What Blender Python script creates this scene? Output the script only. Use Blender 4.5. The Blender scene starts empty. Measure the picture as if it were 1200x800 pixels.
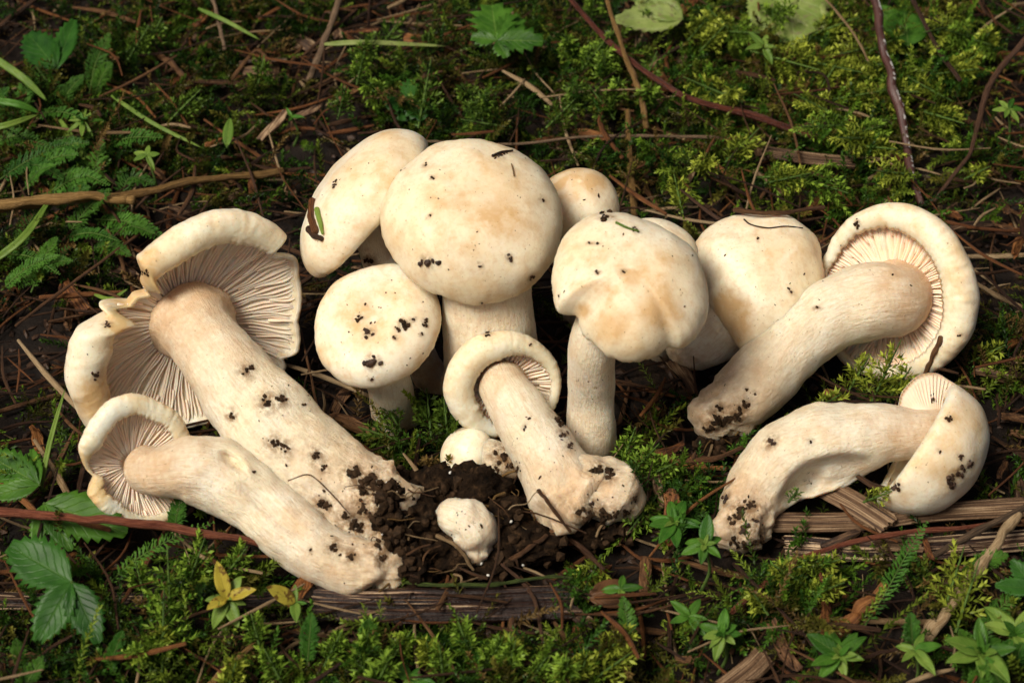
import bpy, bmesh, math, random
import numpy as np
from mathutils import Vector, Matrix, Quaternion, noise
from mathutils.bvhtree import BVHTree

random.seed(11); rng = np.random.default_rng(11)
R_ = math.radians
S = bpy.context.scene
COL = S.collection
CM = 0.01                                    # the whole script works in centimetres

# ------------------------------------------------------------------ camera, sky, sun, exposure
ELEV = 43.0                                  # camera looks this many degrees below the horizon
DIST, FOC = 75.0, 81.0
TGT = Vector((0, 0, 1.2))
se, ce = math.sin(R_(ELEV)), math.cos(R_(ELEV))
CX, CU, CW = Vector((1, 0, 0)), Vector((0, se, ce)), Vector((0, -ce, se))   # right, up, towards the camera
CAM = TGT + CW * DIST
FP = FOC / 36 * 1200
cd = bpy.data.cameras.new('camera'); cam = bpy.data.objects.new('camera', cd); COL.objects.link(cam)
cam.location = CAM * CM
cam.rotation_euler = (R_(90 - ELEV), 0, 0)
cd.lens = FOC; cd.sensor_width = 36; cd.clip_start = 0.01; cd.clip_end = 60
cd.dof.use_dof = True; cd.dof.focus_distance = 0.735; cd.dof.aperture_fstop = 18
S.camera = cam

SUN_EL, SUN_AZ = 57.0, 230.0                 # azimuth clockwise from +Y
wd = bpy.data.worlds.new('World'); S.world = wd; wd.use_nodes = True
nt = wd.node_tree; nt.nodes.clear()
sky = nt.nodes.new('ShaderNodeTexSky'); sky.sky_type = 'NISHITA'; sky.sun_disc = False
sky.sun_elevation = R_(SUN_EL); sky.sun_rotation = R_(SUN_AZ)
sky.air_density = 0.55; sky.dust_density = 7.0; sky.ozone_density = 0.0
bg = nt.nodes.new('ShaderNodeBackground'); bg.inputs[1].default_value = 0.05
out = nt.nodes.new('ShaderNodeOutputWorld')
nt.links.new(sky.outputs[0], bg.inputs[0]); nt.links.new(bg.outputs[0], out.inputs[0])
sd = bpy.data.lights.new('sun', 'SUN'); sd.energy = 4.0; sd.angle = R_(22); sd.color = (1, .93, .80)
sun = bpy.data.objects.new('sun', sd); COL.objects.link(sun)
sdir = Vector((math.sin(R_(SUN_AZ)) * math.cos(R_(SUN_EL)), math.cos(R_(SUN_AZ)) * math.cos(R_(SUN_EL)), math.sin(R_(SUN_EL))))
sun.rotation_euler = sdir.to_track_quat('Z', 'Y').to_euler(); sun.location = sdir * 3
vs = S.view_settings
vs.view_transform = 'Standard'; vs.look = 'None'; vs.exposure = 0.04; vs.gamma = 1; vs.use_curve_mapping = False

# ------------------------------------------------------------------ helpers
def P(px, py, z=0.0):
    """point at height z (cm) seen at photo pixel px, py (1200 x 800)"""
    d = CX * ((px - 600) / FP) + CU * ((400 - py) / FP) - CW
    return CAM + d * ((z - CAM.z) / d.z)
def cam_dir(v): v = Vector(v).normalized(); return CX * v.x + CU * v.y + CW * v.z
def pix(p):
    q = Vector(p) - CAM; w = -q.dot(CW)
    return 600 + q.dot(CX) / w * FP, 400 - q.dot(CU) / w * FP
def n3(v, s=1.0, o=0.0): return noise.noise(Vector((v[0] * s + o, v[1] * s + o * 1.7, v[2] * s - o)))
def lin(a, b, t): return a + (b - a) * t
def sm(a, b, x): t = min(1, max(0, (x - a) / (b - a))); return t * t * (3 - 2 * t)

ORG = {}
def tag(o, label=None, cat=None, group=None, kind=None):
    if label: o['label'] = label
    if cat: o['category'] = cat
    if group: o['group'] = group
    if kind: o['kind'] = kind
    return o
def thing(name, label, cat, loc, group=None):
    o = bpy.data.objects.new(name, None); COL.objects.link(o); o.empty_display_size = .01
    o.location = Vector(loc) * CM; ORG[o.name] = Vector(loc)
    return tag(o, label, cat, group)
def mesh_data(name, verts, faces, mat, smooth=True, attrs=None):
    me = bpy.data.meshes.new(name)
    me.from_pydata([tuple(c * CM for c in v) for v in verts], [], faces)
    if smooth: me.polygons.foreach_set('use_smooth', [True] * len(me.polygons))
    for an, (ty, vals) in (attrs or {}).items():
        a = me.attributes.new(an, ty, 'POINT')
        key = 'value' if ty == 'FLOAT' else ('vector' if ty == 'FLOAT_VECTOR' else 'color')
        a.data.foreach_set(key, np.asarray(vals, dtype=np.float32).ravel())
    if mat: me.materials.append(mat)
    me.update()
    return me
def build(name, verts, faces, mat, parent=None, smooth=True, attrs=None, org=None):
    """one mesh object from world-space cm vertices; its origin is its parent's (or org)"""
    o0 = ORG[parent.name] if parent else Vector(org if org is not None else verts[0])
    me = mesh_data(name, [Vector(v) - o0 for v in verts], faces, mat, smooth, attrs)
    ob = bpy.data.objects.new(name, me); COL.objects.link(ob)
    ORG[ob.name] = o0
    if parent: ob.parent = parent
    else: ob.location = o0 * CM
    return ob
def place(name, me, parent, loc, quat=None, scale=1.0):
    """an object that shares mesh data; loc in cm, in the parent's frame when there is a parent"""
    ob = bpy.data.objects.new(name, me); COL.objects.link(ob)
    if parent: ob.parent = parent
    ob.location = Vector(loc) * CM
    if quat is not None: ob.rotation_mode = 'QUATERNION'; ob.rotation_quaternion = quat
    ob.scale = (scale,) * 3 if not hasattr(scale, '__len__') else scale
    ORG[ob.name] = Vector(loc)
    return ob
def catmull(pts, n):
    pts = [list(p) for p in pts]; k = len(pts) - 1; outp = []
    ext = [[2 * a - b for a, b in zip(pts[0], pts[1])]] + pts + [[2 * a - b for a, b in zip(pts[-1], pts[-2])]]
    for i in range(n):
        t = i / (n - 1) * k; j = min(int(t), k - 1); u = t - j
        p0, p1, p2, p3 = ext[j:j + 4]
        outp.append([.5 * (2 * b + (c - a) * u + (2 * a - 5 * b + 4 * c - d) * u * u + (-a + 3 * b - 3 * c + d) * u ** 3) for a, b, c, d in zip(p0, p1, p2, p3)])
    return outp
def frames(pts):
    T = []
    for i in range(len(pts)):
        a, b = pts[max(i - 1, 0)], pts[min(i + 1, len(pts) - 1)]
        T.append((b - a).normalized())
    x = T[0].cross(CW)
    if x.length < 1e-3: x = T[0].cross(CU)
    x.normalize(); out_ = []
    for t in T:
        x = (x - t * x.dot(t)).normalized(); out_.append((t, x, t.cross(x)))
    return out_
def tube(ctrl, n=30, m=10, wob=.06, seed=0., flat=1.0, endround=(True, True), fine=1.2):
    """swept tube through control points (x,y,z,r); returns verts, faces, attrs"""
    c = catmull(ctrl, n); pts = [Vector(q[:3]) for q in c]; rad = [max(q[3], .004) for q in c]
    fr = frames(pts); V, F, fib, sv = [], [], [], []; L = 0; rings = []
    def ring(p, r, f, s, l):
        for j in range(m):
            a = 2 * math.pi * j / m
            d = f[1] * math.cos(a) + f[2] * math.sin(a) * flat
            q = p + d * r
            w = 1 + wob * (noise.noise(q * fine + Vector((seed, 0, 0))) + .5 * noise.noise(q * fine * 2.7 + Vector((0, seed, 0))) + .12 * noise.noise(q * fine * 6.5 + Vector((seed, seed, 0))))
            V.append(p + d * (r * w)); fib.append((math.cos(a), math.sin(a), l * .18 + seed)); sv.append(s)
    if endround[0]:
        for k in (0.03, .45, .8): ring(pts[0] - fr[0][0] * rad[0] * .55 * math.sqrt(max(0, 1 - k * k)), rad[0] * k, fr[0], 0, 0)
    for i, (p, r, f) in enumerate(zip(pts, rad, fr)):
        if i: L += (p - pts[i - 1]).length
        ring(p, r, f, i / (n - 1), L)
    if endround[1]:
        for k in (.8, .45, .03): ring(pts[-1] + fr[-1][0] * rad[-1] * .55 * math.sqrt(max(0, 1 - k * k)), rad[-1] * k, fr[-1], 1, L)
    nr = len(V) // m
    for i in range(nr - 1):
        for j in range(m):
            F.append((i * m + j, i * m + (j + 1) % m, (i + 1) * m + (j + 1) % m, (i + 1) * m + j))
    F.append(tuple(range(m))[::-1]); F.append(tuple(range((nr - 1) * m, nr * m)))
    return V, F, {'fib': ('FLOAT_VECTOR', fib), 'along': ('FLOAT', sv)}

# ------------------------------------------------------------------ materials
def new_mat(name):
    m = bpy.data.materials.new(name); m.use_nodes = True
    t = m.node_tree; b = t.nodes['Principled BSDF']
    return m, t, b
def nd(t, ty, **kw):
    n = t.nodes.new(ty)
    for k, v in kw.items():
        if k in n.inputs: n.inputs[k].default_value = v
        else: setattr(n, k, v)
    return n
def ramp(t, fac, stops, interp='LINEAR'):
    r = nd(t, 'ShaderNodeValToRGB'); r.color_ramp.interpolation = interp
    e = r.color_ramp.elements
    while len(e) < len(stops): e.new(.5)
    for q, (p, c) in zip(e, stops): q.position = p; q.color = (*c, 1) if len(c) == 3 else c
    t.links.new(fac, r.inputs[0]); return r.outputs[0]
def mixc(t, fac, a, b, mode='MIX'):
    m = nd(t, 'ShaderNodeMix', data_type='RGBA', blend_type=mode)
    for s, v in ((0, fac), (6, a), (7, b)):
        if hasattr(v, 'is_linked'): t.links.new(v, m.inputs[s])
        else: m.inputs[s].default_value = v if s == 0 else (*v, 1)
    return m.outputs[2]
def math_(t, op, a, b=None, clamp=False):
    m = nd(t, 'ShaderNodeMath', operation=op, use_clamp=clamp)
    for i, v in enumerate((a, b)):
        if v is None: continue
        if hasattr(v, 'is_linked'): t.links.new(v, m.inputs[i])
        else: m.inputs[i].default_value = v
    return m.outputs[0]
def attr(t, n, o='Fac'): return nd(t, 'ShaderNodeAttribute', attribute_name=n).outputs[o]
def noise_(t, vec, scale, detail=4, rough=.55, dist=0.):
    n = nd(t, 'ShaderNodeTexNoise', Scale=scale, Detail=detail, Roughness=rough, Distortion=dist)
    if vec is not None: t.links.new(vec, n.inputs['Vector'])
    return n.outputs['Fac']
def bump(t, b, h, strength=.4, dist=.0004):
    n = nd(t, 'ShaderNodeBump', Strength=strength, Distance=dist)
    t.links.new(h, n.inputs['Height']); t.links.new(n.outputs[0], b.inputs['Normal']); return n
def world_pos(t): return nd(t, 'ShaderNodeNewGeometry').outputs['Position']

def mushroom_mat(name, base, tan, pale, fibre=False, seed=0.):
    m, t, b = new_mat(name)
    pos = world_pos(t)
    mp = nd(t, 'ShaderNodeMapping'); mp.inputs['Location'].default_value = (seed, seed * .3, 0); t.links.new(pos, mp.inputs[0])
    big = noise_(t, mp.outputs[0], 38, 3, .55, .6); mid = noise_(t, mp.outputs[0], 150, 5, .6); fine = noise_(t, mp.outputs[0], 900, 4, .6)
    stain = attr(t, 'stain')
    c = mixc(t, ramp(t, big, [(.36, (0, 0, 0)), (.66, (1, 1, 1))]), pale, base)
    f = math_(t, 'ADD', ramp(t, mid, [(.46, (0, 0, 0)), (.74, (.6, .6, .6))]), math_(t, 'MULTIPLY', stain, math_(t, 'ADD', mid, .45)), True)
    c = mixc(t, f, c, tan)
    stip = noise_(t, mp.outputs[0], 620, 5, .7)
    c = mixc(t, ramp(t, stip, [(.50, (0, 0, 0)), (.70, (.46, .46, .46))]), c, (tan[0] * 1.05, tan[1] * 1.05, tan[2] * 1.05))
    c = mixc(t, ramp(t, noise_(t, mp.outputs[0], 75, 4, .6, 1.0), [(.55, (0, 0, 0)), (.75, (.45, .45, .45))]), c, (.86, .80, .68))
    if fibre:
        fb = noise_(t, attr(t, 'fib', 'Vector'), 13, 6, .7, .4)
        c = mixc(t, ramp(t, fb, [(.5, (0, 0, 0)), (.64, (.5, .5, .5))]), c, (.64, .48, .28))
        sc_ = nd(t, 'ShaderNodeTexVoronoi', Scale=620.0); t.links.new(mp.outputs[0], sc_.inputs['Vector'])
        c = mixc(t, math_(t, 'MULTIPLY', ramp(t, sc_.outputs['Distance'], [(.3, (0, 0, 0)), (.65, (.6, .6, .6))]), stain, True), c, (.60, .40, .24))
        h = math_(t, 'ADD', math_(t, 'MULTIPLY', fb, 1.6), fine)
    else:
        h = math_(t, 'ADD', math_(t, 'MULTIPLY', mid, 1.2), math_(t, 'MULTIPLY', fine, .6))
    dirt = attr(t, 'dirt')
    df = math_(t, 'MULTIPLY', dirt, ramp(t, noise_(t, mp.outputs[0], 420, 4, .7), [(.36, (0, 0, 0)), (.58, (1, 1, 1))]), True)
    c = mixc(t, df, c, (.24, .14, .065))
    sp = ramp(t, noise_(t, mp.outputs[0], 1100, 2, .5), [(.69, (0, 0, 0)), (.75, (.6, .6, .6))])
    c = mixc(t, sp, c, (.22, .12, .05))
    t.links.new(c, b.inputs['Base Color'])
    b.inputs['Specular IOR Level'].default_value = .35
    t.links.new(ramp(t, big, [(.35, (.42, .42, .42)), (.65, (.58, .58, .58))]), b.inputs['Roughness'])
    b.inputs['Subsurface Weight'].default_value = .6; b.inputs['Subsurface Radius'].default_value = (1, .66, .40); b.inputs['Subsurface Scale'].default_value = .004
    bump(t, b, h, .65 if fibre else .4, .0009 if fibre else .0006)
    return m
CAPM = mushroom_mat('cap_skin', (.80, .68, .46), (.60, .40, .20), (.84, .77, .60))
CAPW = mushroom_mat('cap_skin_white', (.82, .72, .52), (.64, .43, .21), (.85, .80, .66), seed=.37)
STIP = mushroom_mat('stipe_flesh', (.82, .73, .53), (.66, .46, .28), (.85, .80, .66), True, .7)
def gill_mat():
    m, t, b = new_mat('gill_flesh')
    n = noise_(t, world_pos(t), 260, 4, .6)
    t.links.new(ramp(t, n, [(.3, (.90, .63, .47)), (.7, (.92, .74, .58))]), b.inputs['Base Color'])
    b.inputs['Roughness'].default_value = .6; b.inputs['Specular IOR Level'].default_value = .25
    b.inputs['Subsurface Weight'].default_value = .5; b.inputs['Subsurface Radius'].default_value = (1, .45, .22); b.inputs['Subsurface Scale'].default_value = .003
    return m
GILL = gill_mat()
def wood_mat(name, stops, scale=9, rough=.6, spec=.3, bs=.8):
    m, t, b = new_mat(name)
    fb = noise_(t, attr(t, 'fib', 'Vector'), scale, 5, .65, .3)
    oi = nd(t, 'ShaderNodeObjectInfo').outputs['Random']
    v = math_(t, 'ADD', fb, math_(t, 'MULTIPLY', math_(t, 'SUBTRACT', oi, .5), .16))
    t.links.new(ramp(t, v, stops), b.inputs['Base Color'])
    b.inputs['Roughness'].default_value = rough; b.inputs['Specular IOR Level'].default_value = spec
    bump(t, b, math_(t, 'ADD', fb, math_(t, 'MULTIPLY', noise_(t, world_pos(t), 1100, 4), .7)), bs, .0008)
    return m
NEED = wood_mat('needle_brown', [(.36, (0.0193, 0.0083, 0.0033)), (.49, (0.0770, 0.0319, 0.0110)), (.62, (0.1650, 0.0825, 0.0330))])
RUST = wood_mat('needle_rust', [(.36, (0.0372, 0.0112, 0.0037)), (.49, (0.1364, 0.0465, 0.0112)), (.62, (0.2480, 0.1054, 0.0310))])
PALE = wood_mat('dry_straw', [(.36, (0.0975, 0.0562, 0.0225)), (.49, (0.2475, 0.1575, 0.0750)), (.62, (0.3900, 0.2850, 0.1650))])
STEMG0 = wood_mat('green_scrap', [(.36, (.06, .12, .015)), (.5, (.15, .25, .03)), (.62, (.26, .36, .06))])
DARK = wood_mat('dark_twig', [(.36, (0.0084, 0.0042, 0.0024)), (.5, (0.0360, 0.0156, 0.0084)), (.64, (0.0900, 0.0450, 0.0240))], spec=.25, rough=.5)
REDT = wood_mat('red_twig', [(.36, (0.0240, 0.0064, 0.0040)), (.49, (0.0960, 0.0224, 0.0112)), (.64, (0.2400, 0.0800, 0.0400))], spec=.3, rough=.42)
OCHR = wood_mat('ochre_stalk', [(.36, (0.0560, 0.0280, 0.0080)), (.49, (0.1680, 0.0920, 0.0256)), (.62, (0.2880, 0.1760, 0.0640))], spec=.25, rough=.5)
PLNK = wood_mat('split_wood', [(.36, (0.0112, 0.0056, 0.0032)), (.47, (0.0480, 0.0240, 0.0128)), (.56, (0.1360, 0.0760, 0.0384)), (.68, (0.3360, 0.2320, 0.1360))], scale=3.5)
PLKD = wood_mat('split_wood_dark', [(.40, (.005, .0025, .002)), (.53, (.022, .010, .007)), (.58, (.10, .05, .028)), (.65, (.58, .42, .26))], scale=2.6, spec=.3, rough=.4)
GREY = wood_mat('grey_brown_twig', [(.36, (0.0280, 0.0182, 0.0105)), (.49, (0.1050, 0.0630, 0.0350)), (.62, (0.2100, 0.1400, 0.0840))])
def white_twig():
    m, t, b = new_mat('dark_twig_white_crust')
    fv = attr(t, 'fib', 'Vector')
    fb = noise_(t, fv, 9, 5, .65)
    c = ramp(t, fb, [(.3, (.014, .006, .005)), (.6, (.075, .026, .02)), (.8, (.16, .07, .05))])
    w = noise_(t, world_pos(t), 330, 4, .7)
    sx = nd(t, 'ShaderNodeSeparateXYZ'); t.links.new(fv, sx.inputs[0])
    side = ramp(t, math_(t, 'ADD', math_(t, 'MULTIPLY', sx.outputs[0], -.5), .5), [(.55, (0, 0, 0)), (.8, (1, 1, 1))])
    f = math_(t, 'MULTIPLY', side, ramp(t, w, [(.52, (0, 0, 0)), (.58, (1, 1, 1))]), True)
    t.links.new(mixc(t, f, c, (.6, .59, .56)), b.inputs['Base Color']); b.inputs['Roughness'].default_value = .45
    bump(t, b, fb, .4, .0004)
    return m
WHTW = white_twig()
def leaf_mat(name, dark, light, vein=(.30, .42, .14), vs_=.5, trans=.3, spots=None, rough=.42):
    m, t, b = new_mat(name)
    lv = attr(t, 'lv', 'Vector'); s = nd(t, 'ShaderNodeSeparateXYZ'); t.links.new(lv, s.inputs[0])
    ax = math_(t, 'ABSOLUTE', s.outputs[0])
    mid = ramp(t, ax, [(.0, (1, 1, 1)), (.07, (0, 0, 0))])
    ph = math_(t, 'SUBTRACT', math_(t, 'MULTIPLY', s.outputs[1], 7.0), math_(t, 'MULTIPLY', ax, 2.4))
    side = ramp(t, math_(t, 'ABSOLUTE', math_(t, 'SUBTRACT', math_(t, 'FRACT', ph), .5)), [(.0, (1, 1, 1)), (.12, (0, 0, 0))])
    oi = nd(t, 'ShaderNodeObjectInfo').outputs['Random']
    n = noise_(t, world_pos(t), 170, 4, .6)
    c = ramp(t, math_(t, 'ADD', n, math_(t, 'MULTIPLY', math_(t, 'SUBTRACT', oi, .5), .35)), [(.3, dark), (.7, light)])
    f = math_(t, 'ADD', math_(t, 'MULTIPLY', mid, vs_), math_(t, 'MULTIPLY', side, vs_ * .35), True)
    c = mixc(t, f, c, vein)
    if spots: c = mixc(t, ramp(t, noise_(t, world_pos(t), 420, 3, .6), [(.55, (0, 0, 0)), (.62, (1, 1, 1))]), c, spots)
    t.links.new(c, b.inputs['Base Color'])
    b.inputs['Roughness'].default_value = rough; b.inputs['Specular IOR Level'].default_value = .22
    h = math_(t, 'SUBTRACT', math_(t, 'MULTIPLY', n, .6), math_(t, 'ADD', math_(t, 'MULTIPLY', mid, .8), math_(t, 'MULTIPLY', side, .5)))
    bump(t, b, h, .5, .0004)
    tr = nd(t, 'ShaderNodeBsdfTranslucent'); t.links.new(c, tr.inputs[0])
    mx = nd(t, 'ShaderNodeMixShader'); mx.inputs[0].default_value = trans
    t.links.new(b.outputs[0], mx.inputs[1]); t.links.new(tr.outputs[0], mx.inputs[2])
    t.links.new(mx.outputs[0], t.nodes['Material Output'].inputs['Surface'])
    return m
LEAF = leaf_mat('leaf_green', (.025, .085, .008), (.075, .19, .018), (.16, .26, .05))
LFBR = leaf_mat('leaf_fresh', (.028, .105, .010), (.085, .22, .025), (.20, .31, .07), .3)
LFDK = leaf_mat('leaf_deep', (.012, .055, .007), (.035, .12, .014), (.10, .19, .04), .3)
LFYG = leaf_mat('leaf_yellowgreen', (.10, .19, .025), (.20, .30, .05), (.36, .40, .1), .4)
LFYE = leaf_mat('leaf_yellow', (.38, .29, .03), (.5, .42, .06), (.5, .42, .1), .3, spots=(.16, .09, .02))
LFPL = leaf_mat('leaf_pale', (.17, .24, .05), (.30, .36, .11), (.36, .42, .16), .4, spots=(.2, .2, .08))
LFBN = leaf_mat('leaf_brown', (.05, .022, .01), (.15, .07, .03), (.2, .1, .05), .4)
def simple_mat(name, stops, scale, rough=.8, spec=.2, bs=.5, bd=.0006):
    m, t, b = new_mat(name)
    n = noise_(t, world_pos(t), scale, 6, .65)
    t.links.new(ramp(t, n, stops), b.inputs['Base Color']); b.inputs['Roughness'].default_value = rough
    b.inputs['Specular IOR Level'].default_value = spec; bump(t, b, n, bs, bd); return m
SOIL = simple_mat('dark_soil', [(.35, (.005, .003, .002)), (.55, (.018, .010, .005)), (.7, (.06, .033, .016))], 320, .85, .08, 1.0, .002)
CRMB = simple_mat('soil_crumb', [(.35, (.010, .006, .003)), (.65, (.05, .027, .013))], 500, .8, .12)
BARK = simple_mat('bark_fleck', [(.35, (0.0120, 0.0054, 0.0030)), (.65, (0.0510, 0.0240, 0.0108))], 400, .6, .35)
WHIT = simple_mat('white_granule', [(.3, (.5, .48, .42)), (.7, (.75, .73, .68))], 400, .4, .4)
GRND = simple_mat('forest_soil', [(.3, (.003, .002, .0015)), (.55, (.010, .006, .004)), (.7, (.026, .015, .008))], 120, .85, .2, 1, .003)
def moss_mat(name, trans=.3):
    m, t, b = new_mat(name)
    c = attr(t, 'tint', 'Color'); t.links.new(c, b.inputs['Base Color'])
    b.inputs['Roughness'].default_value = .45; b.inputs['Specular IOR Level'].default_value = .2
    tr = nd(t, 'ShaderNodeBsdfTranslucent'); t.links.new(c, tr.inputs[0])
    mx = nd(t, 'ShaderNodeMixShader'); mx.inputs[0].default_value = trans
    t.links.new(b.outputs[0], mx.inputs[1]); t.links.new(tr.outputs[0], mx.inputs[2])
    t.links.new(mx.outputs[0], t.nodes['Material Output'].inputs['Surface'])
    return m
MOSS = moss_mat('moss_leaf')

# ------------------------------------------------------------------ ground
def gz(x, y):
    """height of the soil (cm)"""
    v = Vector((x, y, 0))
    k = .8 + 1.3 * sm(3.5, 8, y) + .7 * sm(8, 11, -y) if abs(x) < 40 else 1.5
    h = .42 * noise.noise(v * .22) + .36 * noise.noise(v * .55 + Vector((5, 1, 0))) + .13 * noise.noise(v * 1.9)
    return h * k - .35 - .25 * sm(4, 8, y) + .012 * max(0, y - 8) ** 1.35
def make_ground():
    def axis(lim, fine, step):
        a = list(np.arange(-fine, fine + 1e-6, step)); w = step; x = fine; hi = []
        while x < lim: w *= 1.22; x += w; hi.append(x)
        return [-v for v in hi[::-1]] + a + hi
    xs, ys = axis(900, 30, .4), axis(900, 30, .4)
    V = [(x, y, gz(x, y) if y < 60 else gz(x, 60)) for y in ys for x in xs]; n = len(xs)
    F = [(j * n + i, j * n + i + 1, (j + 1) * n + i + 1, (j + 1) * n + i) for j in range(len(ys) - 1) for i in range(n - 1)]
    tag(build('ground', V, F, GRND, org=(0, 0, 0)), 'dark forest soil under the moss and litter', None, None, 'structure')
make_ground()

# ------------------------------------------------------------------ mushrooms
def periodic(pairs):
    pairs = sorted((a % 360, v) for a, v in pairs)
    A = [p[0] for p in pairs]; B = [p[1] for p in pairs]
    A = [A[-1] - 360] + A + [A[0] + 360]; B = [B[-1]] + B + [B[0]]
    return lambda th: float(np.interp(math.degrees(th) % 360, A, B))
def const(v): return (lambda th: v)
class Cap:
    def __init__(s, C, N, R=3.0, rim=None, H=1.6, roll=.35, kroll=1.0, zoff=0., pw=1.0, und=.55, umbo=0., nz=.06, nzs=.55, seed=0., shrink=1.0, smooth=3, stipe_r=.9):
        s.C, s.N = Vector(C), cam_dir(N)
        s.e1 = (CX - s.N * CX.dot(s.N)).normalized(); e2 = s.N.cross(s.e1)
        s.flip = e2.dot(CU) < 0; s.e2 = -e2 if s.flip else e2
        if rim:
            pr = []
            for (px, py) in rim:
                d = CX * ((px - 600) / FP) + CU * ((400 - py) / FP) - CW
                q = CAM + d * ((s.C - CAM).dot(s.N) / d.dot(s.N)) - s.C
                pr.append((math.degrees(math.atan2(q.dot(s.e2), q.dot(s.e1))), q.length * shrink))
            base = periodic(pr); k = 360
            tab = np.array([base(2 * math.pi * i / k) for i in range(k)])
            for _ in range(smooth * 3): tab = .25 * np.roll(tab, 1) + .5 * tab + .25 * np.roll(tab, -1)
            s.R = lambda th: float(np.interp((th % (2 * math.pi)) / (2 * math.pi) * k, range(k + 1), np.append(tab, tab[0])) * (1 + .008 * n3((math.cos(th) * 14, math.sin(th) * 14, seed), 1.0)))
        else: s.R = R if callable(R) else const(R)
        s.roll = roll if callable(roll) else const(roll); s.zoff = zoff if callable(zoff) else const(zoff)
        s.H, s.k, s.pw, s.und, s.umbo, s.nz, s.nzs, s.seed, s.sr = H, kroll, pw, und, umbo, nz, nzs, seed, stipe_r
    def w(s, r, z, th): return s.C + s.e1 * (r * math.cos(th)) + s.e2 * (r * math.sin(th)) + s.N * z
    def zu(s, r, th):
        R = s.R(th); return s.und * s.H * (1 - min(1, r / R) ** 2.2) + s.zoff(th) * (r / R) ** 2
    def profile(s, th):
        R, q, zo = s.R(th), s.roll(th), s.zoff(th); pr = []
        for i in range(1, 21):
            a = i / 20 * math.pi / 2; r = R * math.sin(a)
            z = s.H * math.cos(a) ** s.pw + zo * (r / R) ** 2 + s.umbo * math.exp(-(r / (.3 * R)) ** 2)
            pr.append((r, z, 0))
        for i in range(1, 8):
            a = R_(150) * i / 7; pr.append((R - q + q * math.cos(a), zo - q * s.k * math.sin(a), 1))
        ti = .78
        for a in (150, 110, 60): pr.append((R - q + q * ti * math.cos(R_(a)), zo - q * s.k * ti * math.sin(R_(a)), 2))
        r0 = R - q + q * ti * .7
        for i in range(1, 9):
            r = lin(r0, .12 * R, i / 8); pr.append((r, s.zu(r, th), 3))
        return pr
    def mesh(s, m=120, stain=None):
        V, F, st, dr = [], [], [], []
        pr0 = s.profile(0); k = len(pr0)
        V.append(s.C + s.N * (s.H + s.umbo)); st.append(0); dr.append(0)
        for j in range(m):
            th = 2 * math.pi * j / m
            for (r, z, kind) in s.profile(th):
                p = s.w(r, z, th)
                if kind < 3:
                    dsp = s.nz * (n3(p, s.nzs, s.seed) + .45 * n3(p, s.nzs * 2.6, s.seed + 3)) * min(1, r / .6)
                    if kind >= 1:
                        edge = sm(.0, .9, (s.R(th) - r) / max(.05, 1.7 * s.roll(th))) if kind == 1 else 1
                        dsp += (.05 * n3((math.cos(th) * 9, math.sin(th) * 9, z), 1.6, s.seed) + edge * .030 * math.sin(th * s.R(th) * 22 + 5 * n3((th * 6, 0, 0), 1, s.seed))) * min(1, s.roll(th) / .3)
                    nn = (s.N * (1.0 if kind == 0 else -.2) + (s.e1 * math.cos(th) + s.e2 * math.sin(th)) * (r / s.R(th)))
                    p = p + nn * dsp
                V.append(p); st.append(stain(p, r / s.R(th), th) if stain else 0); dr.append(0)
        for j in range(m):
            a, b = 1 + j * k, 1 + ((j + 1) % m) * k
            F.append((0, a, b))
            for i in range(k - 1): F.append((a + i, a + i + 1, b + i + 1, b + i))
        V.append(s.C + s.N * s.und * s.H); st.append(0); dr.append(0); e = len(V) - 1
        for j in range(m): F.append((1 + j * k + k - 1, e, 1 + ((j + 1) % m) * k + k - 1))
        if s.flip: F = [f[::-1] for f in F]
        return V, F, {'stain': ('FLOAT', st), 'dirt': ('FLOAT', dr)}
    def gill(s, th, i, ri, depth, thick=.105):
        R, q = s.R(th), s.roll(th); ro = R - q * .72
        V, F = [], []; n = 9
        for a in range(n):
            u = a / (n - 1); r = lin(ri, ro, u)
            t2 = th + .05 * n3((r * .9, th * 3, i * .12), 1.0, s.seed) + .012 * math.sin(r * 4 + i)
            g = depth * (math.sin(math.pi * min(1, .28 + .72 * u)) ** .7) * (1 - .12 * math.sin(i * 2.3))
            if u == 1: g = .015
            z = s.zu(r, th) + .03
            tdir = -s.e1 * math.sin(t2) + s.e2 * math.cos(t2)
            p = s.w(r, z, t2); pb = s.w(r, z - .03 - g, t2 + .012 * n3((r, i, 0), 1.7, 2))
            tk = thick * .5 * min(1, .45 + r * .28)
            V += [p - tdir * tk, p + tdir * tk, pb + tdir * tk * .38, pb - tdir * tk * .38]
        for a in range(n - 1):
            o = a * 4
            F += [(o + 1, o + 2, o + 6, o + 5), (o + 2, o + 3, o + 7, o + 6), (o + 3, o, o + 4, o + 7)]
        F += [(0, 3, 2, 1), (4 * n - 4, 4 * n - 3, 4 * n - 2, 4 * n - 1)]
        return V, F
    def add_gills(s, parent, n, depth=.42, ri=None, sectors=None):
        for i in range(n):
            th = 2 * math.pi * (i + .25 * math.sin(i * 5.1)) / n
            if sectors and not any((a <= math.degrees(th) <= b) for a, b in sectors): continue
            r0 = (ri or s.sr * .8)
            R = s.R(th)
            if i % 3 == 1: r0 = lin(r0, R, .34 + .2 * math.sin(i * 1.9) ** 2)
            if i % 6 == 4: r0 = lin(r0, R, .3)
            V, F = s.gill(th, i, r0, depth * (1 if i % 2 == 0 else .8))
            build('gill', V, F, GILL, parent)

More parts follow.
